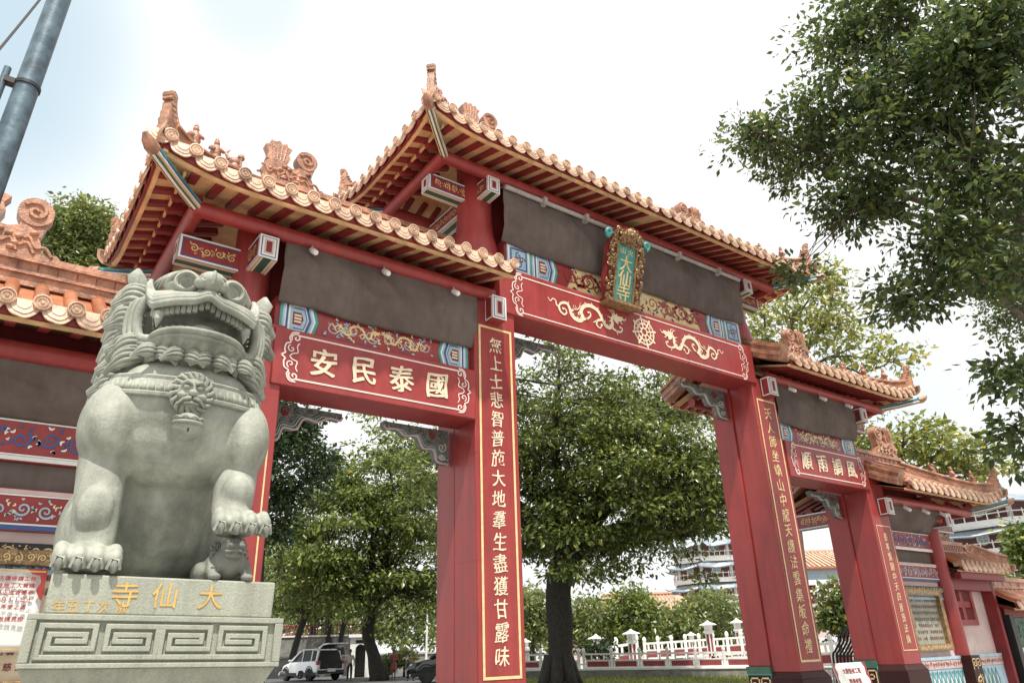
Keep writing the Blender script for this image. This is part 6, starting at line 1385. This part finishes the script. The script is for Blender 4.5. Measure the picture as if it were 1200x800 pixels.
# ---------------------------------------------------------------- people
def person(label, p, face, h, top_m, bot_m, pose='stand', skirt=False, legs_m=None):
    t = thing('person', label, 'person', tuple(p)); s_ = h/1.7; M = Matrix.Rotation(face, 4, 'Z')@Matrix.Scale(s_, 4)
    def fin(o): o.matrix_parent_inverse = M; return o
    if pose == 'stand': J = dict(pel=(0, 0, .90), ch=(0, .01, 1.25), nk=(0, .0, 1.44), sh=(.18, 0, 1.38), el=(.25, .03, 1.10), wr=(.24, -.06, .87), hip=(.09, 0, .88), kn=(.10, -.02, .48), an=(.10, .03, .08), to=(.11, -.12, .04))
    elif pose == 'fold': J = dict(pel=(0, 0, .90), ch=(0, .01, 1.25), nk=(0, 0, 1.44), sh=(.17, 0, 1.37), el=(.23, -.02, 1.10), wr=(.05, -.20, 1.16), hip=(.09, 0, .88), kn=(.09, -.02, .48), an=(.08, .03, .08), to=(.09, -.12, .04))
    else: J = dict(pel=(0, .10, .38), ch=(0, -.02, .68), nk=(0, -.10, .88), sh=(.18, -.06, .82), el=(.26, -.20, .58), wr=(.14, -.38, .52), hip=(.10, .06, .36), kn=(.14, -.30, .46), an=(.13, -.12, .08), to=(.14, -.27, .04))
    def skin(name, chains, m, close):
        vs, es, rs = [], [], []
        for ch in chains:
            k = len(vs)
            for i, (q, r) in enumerate(ch):
                vs.append(q); rs.append(r)
                if i: es.append((k+i-1, k+i))
        me = bpy.data.meshes.new(name); me.from_pydata(vs, es, []); bm = bmesh.new(); bm.from_mesh(me); bmesh.ops.remove_doubles(bm, verts=bm.verts, dist=1e-4); bm.to_mesh(me); bm.free()
        o = bpy.data.objects.new(name, me); COL.objects.link(o); md = o.modifiers.new('s', 'SKIN'); o.modifiers.new('u', 'SUBSURF').levels = 1
        for v in me.vertices:
            j = min(range(len(vs)), key=lambda a: (Vector(vs[a])-v.co).length); me.skin_vertices[0].data[v.index].radius = (rs[j], rs[j])
        me.skin_vertices[0].data[0].use_root = True
        dg = bpy.context.evaluated_depsgraph_get(); m2 = bpy.data.meshes.new_from_object(o.evaluated_get(dg)); o.modifiers.clear(); o.data = m2; m2.materials.clear(); m2.materials.append(m)
        m2.polygons.foreach_set('use_smooth', [True]*len(m2.polygons)); adopt(o, t); return fin(o)
    X = lambda n, q: (J[n][0]*q, J[n][1], J[n][2]); nk = Vector(J['nk']); hd_ = nk+Vector((0, -.02, .17))
    body = [[(J['pel'], .11), (J['ch'], .12), (J['nk'], .055), (tuple(nk+Vector((0, -.01, .08))), .055)]]
    for q in (-1, 1):
        body.append([(J['ch'], .12), (X('sh', q), .055), (X('el', q), .042), (X('wr', q), .028), (tuple(Vector(X('wr', q))+Vector((0, -.02, -.09))), .03)])
        body.append([(J['pel'], .11), (X('hip', q), .085), (X('kn', q), .055), (X('an', q), .038), (X('to', q), .03)])
    skin('body', body, SKIN, True)
    mb = MB(); mb.ell(hd_, (.075, .095, .115), SKIN, 14, 10); mb.ell(hd_+Vector((0, -.10, -.015)), (.016, .022, .025), SKIN, 8, 6)
    for q in (-1, 1): mb.ell(hd_+Vector((q*.075, 0, -.01)), (.014, .022, .032), SKIN, 8, 6); mb.ell(hd_+Vector((q*.03, -.086, .015)), (.013, .010, .008), BLACK, 6, 5)
    mb.ell(hd_+Vector((0, -.088, -.055)), (.024, .01, .007), TAIL, 8, 5); fin(mb.build('head', t, ang=80))
    mb = MB(); mb.ell(hd_+Vector((0, .010, .050)), (.087, .102, .095), HAIR, 14, 10); fin(mb.build('hair', t, ang=80))
    top = [[(J['pel'], .13), (J['ch'], .14), (tuple(nk+Vector((0, 0, -.03))), .07)]]
    for q in (-1, 1): top.append([(J['ch'], .14), (X('sh', q), .075), (X('el', q), .058)]+([(X('wr', q), .045)] if pose == 'crouch' else []))
    skin('shirt' if not skirt else 'dress_top', top, top_m, True)
    if skirt: mb = MB(); mb.lathe([(.14, 1.0), (.17, .88), (.21, .62), (.22, .56), (.0, .60)], (0, 0, 0), bot_m, n=16); fin(mb.build('skirt', t, ang=80))
    else:
        lg = []
        for q in (-1, 1): lg.append([(J['pel'], .125), (X('hip', q), .10), (X('kn', q), .075), (X('an', q), .06)])
        skin('trousers', lg, bot_m, True)
    mb = MB()
    for q in (-1, 1): mb.ell(Vector(X('to', q))+Vector((0, .06, .0)), (.05, .13, .045), BLACK, 10, 7)
    fin(mb.build('shoes', t, ang=80)); return t
SHIRT = mat('pale shirt cloth', (.55, .50, .47), .85, .08, 20); TROU = mat('dark trouser cloth', (.02, .02, .024), .85, .1, 20); DRED = mat('dusky red cloth', (.30, .075, .085), .85, .1, 20); DARKC = mat('charcoal cloth', (.025, .025, .028), .85, .1, 20)
def facing(p): d = CAM-p; return math.atan2(d[1], d[0])+math.pi/2
for lb, px, py, top_y, a in (('person in a pale shirt and dark trousers standing before the sentry box', 409, 797, 761, (SHIRT, TROU, 'stand', False)), ('person in a dusky red dress standing with folded arms near the black car', 461, 796, 761, (DRED, DRED, 'fold', True)), ('person in dark clothes crouching by the front of the black car', 481, 797, 776, (DARKC, DARKC, 'crouch', False))):
    p = gp(px, py); D = math.hypot(*(p-CAM)[:2]); h = at(px, top_y, D=D)[2]-p[2]; person(lb, p, facing(p), h if a[2] != 'crouch' else 1.65, a[0], a[1], a[2], a[3])

# ================================================================ near the gate: notice board, folding gate, pole, cable
a, b = at(975, 777, Y=.10), at(1012, 774, Y=.10)
t = thing('notice_board', 'leaning white notice board with red writing and red border at the right side bay', 'sign board', (a[0]+.3, .1, 0)); zt = a[2]; wd = b[0]-a[0]
bo_ = np.array((a[0], .10, zt)); dn = np.array((.0, -.22, -.9)); dn /= np.linalg.norm(dn); nr = np.array((0, -.9, .22)); nr /= np.linalg.norm(nr); f = plane(bo_, (1, 0, 0), -dn, nr)
hb_ = zt/.9*.97
mb = MB(); mb.prism([(0, -hb_*.8), (wd, -hb_*.8), (wd, 0), (0, 0)], lambda u, v, w: f(u, v, w-.02), .02, WHITE); pn_ = mb.build('panel', t)
mb = MB()
for poly in ([(0, 0), (.09, 0), (.03, -.06), (.06, -.14), (.02, -.22), (.05, -.34), (0, -.4)], [(wd, 0), (wd-.09, 0), (wd-.05, -.08), (wd-.08, -.18), (wd-.03, -.26), (wd-.06, -.36), (wd, -.42)]): mb.add([f(u, v, .003) for u, v in poly], [tuple(range(7))], RED)
mb.build('printed_border', pn_); mb = MB()
for r_, tx in enumerate(('大殿整修工程', '暫停參觀', '敬請見諒')): text_row(mb, tx, f, wd*.5-.085*(len(tx)-1)/2, -.12-.15*r_, .085, .085, RED, t=.005, brush=.2, bold=.02)
mb.build('lettering', pn_)
mb = MB()
for u in (.04, wd-.04): mb.tube([f(u, .0, -.03), f(u, -hb_, -.03)], .014, GREYP, 6); mb.tube([f(u, -.05, -.04), np.array((bo_[0]+u, bo_[1]+.12, 0))], .012, GREYP, 6)
mb.build('easel', t)
t = thing('folding_gate', 'dark metal folding gate of bent rods behind the notice board', 'folding gate', tuple(at(988, 790, Y=2.2)*np.array((1, 1, 0)))); mb = MB()
for k in range(7):
    q = lambda x, y: at(x, y, Y=2.2+.02*k); P = [q(977+4.2*k, 775), q(979+4.2*k, 762), q(984+4.2*k, 752), q(986+4.2*k, 742), q(991+4.2*k, 735)]; P = [np.array((P[0][0], P[0][1], .02))]+P
    mb.tube(bez(P, 5), .022, BLACK, 6)
for y in (745, 768): mb.tube([at(980, y, Y=2.2), at(1010, y, Y=2.3)], .014, BLACK, 6)
mb.build('rods', t)
for lb, pa, pb_, Y in (('leaning weathered steel pole at the upper left edge', (-14, 228), (82, -35), -2.1),):
    A, B = at(*pa, Y=Y), at(*pb_, Y=Y); d = (B-A)/np.linalg.norm(B-A); base = A-d*(A[2]/d[2]); t = thing('steel_pole', lb, 'pole', tuple(base)); mb = MB(); mb.tube([base, A, B, B+d*1.5], [.076, .072, .068, .066], STEEL, 24); mb.build('shaft', t, ang=80)
    c = at(20, 122, Y=Y)*0+lerp(A, B, .435); mb = MB(); mb.lathe([(.07, -.014), (.078, -.012), (.078, .012), (.07, .014)], c, BLACK, axis=d, n=24); mb.box(c[0]-.13, c[0]-.06, c[1]-.03, c[1]+.03, c[2]-.02, c[2]+.02, BLACK); mb.build('clamp_band', t)
    mb = MB(); mb.tube([c+np.array((-.13, 0, 0))-d*1.2, c+np.array((-.13, 0, 0))+d*.1], .022, STEEL, 10); mb.build('side_conduit', t)
mb = MB(); A, B = at(-60, 128, D=7), at(95, -62, D=9); mb.tube([lerp(A, B, k/12)+np.array((0, 0, -.06*math.sin(math.pi*k/12))) for k in range(13)], .013, BLACK, 6); tag(mb.build('overhead_cable'), 'thin dark cable crossing the top left corner above the pole', 'cable')

LWN = (gp(560, 830), gp(930, 830), fB+(fB-fA)*.2, fA-(fB-fA)*.15)
strip('lawn', [p[:2] for p in LWN], LAWN, .03)
# grass blades on the lawn
def grass():
    V = []; n = 9000; a = np.array([p[:2] for p in LWN], float); u, v = NR.random(n), NR.random(n)
    P = (a[0]*(1-u)[:, None]+a[1]*u[:, None])*(1-v)[:, None]+(a[3]*(1-u)[:, None]+a[2]*u[:, None])*v[:, None]
    mb = MB()
    for x, y in P:
        z = gz(x, y)+.03; q = R.uniform(0, 6.28); h = R.uniform(.05, .12); c, s2 = .03*math.cos(q), .03*math.sin(q); mb.v += [(x-c, y-s2, z), (x+c, y+s2, z), (x+R.uniform(-.03, .03), y+R.uniform(-.03, .03), z+h)]; k = len(mb.v); mb.f.append([k-3, k-2, k-1]); mb.m.append(mb.mi(LF_OLIVE))
    o = mb.build('grass', smooth=False, recalc=False); o['kind'] = 'stuff'; o['label'] = 'short sunlit lawn grass in front of the stone kerb'; o['category'] = 'grass'
grass()
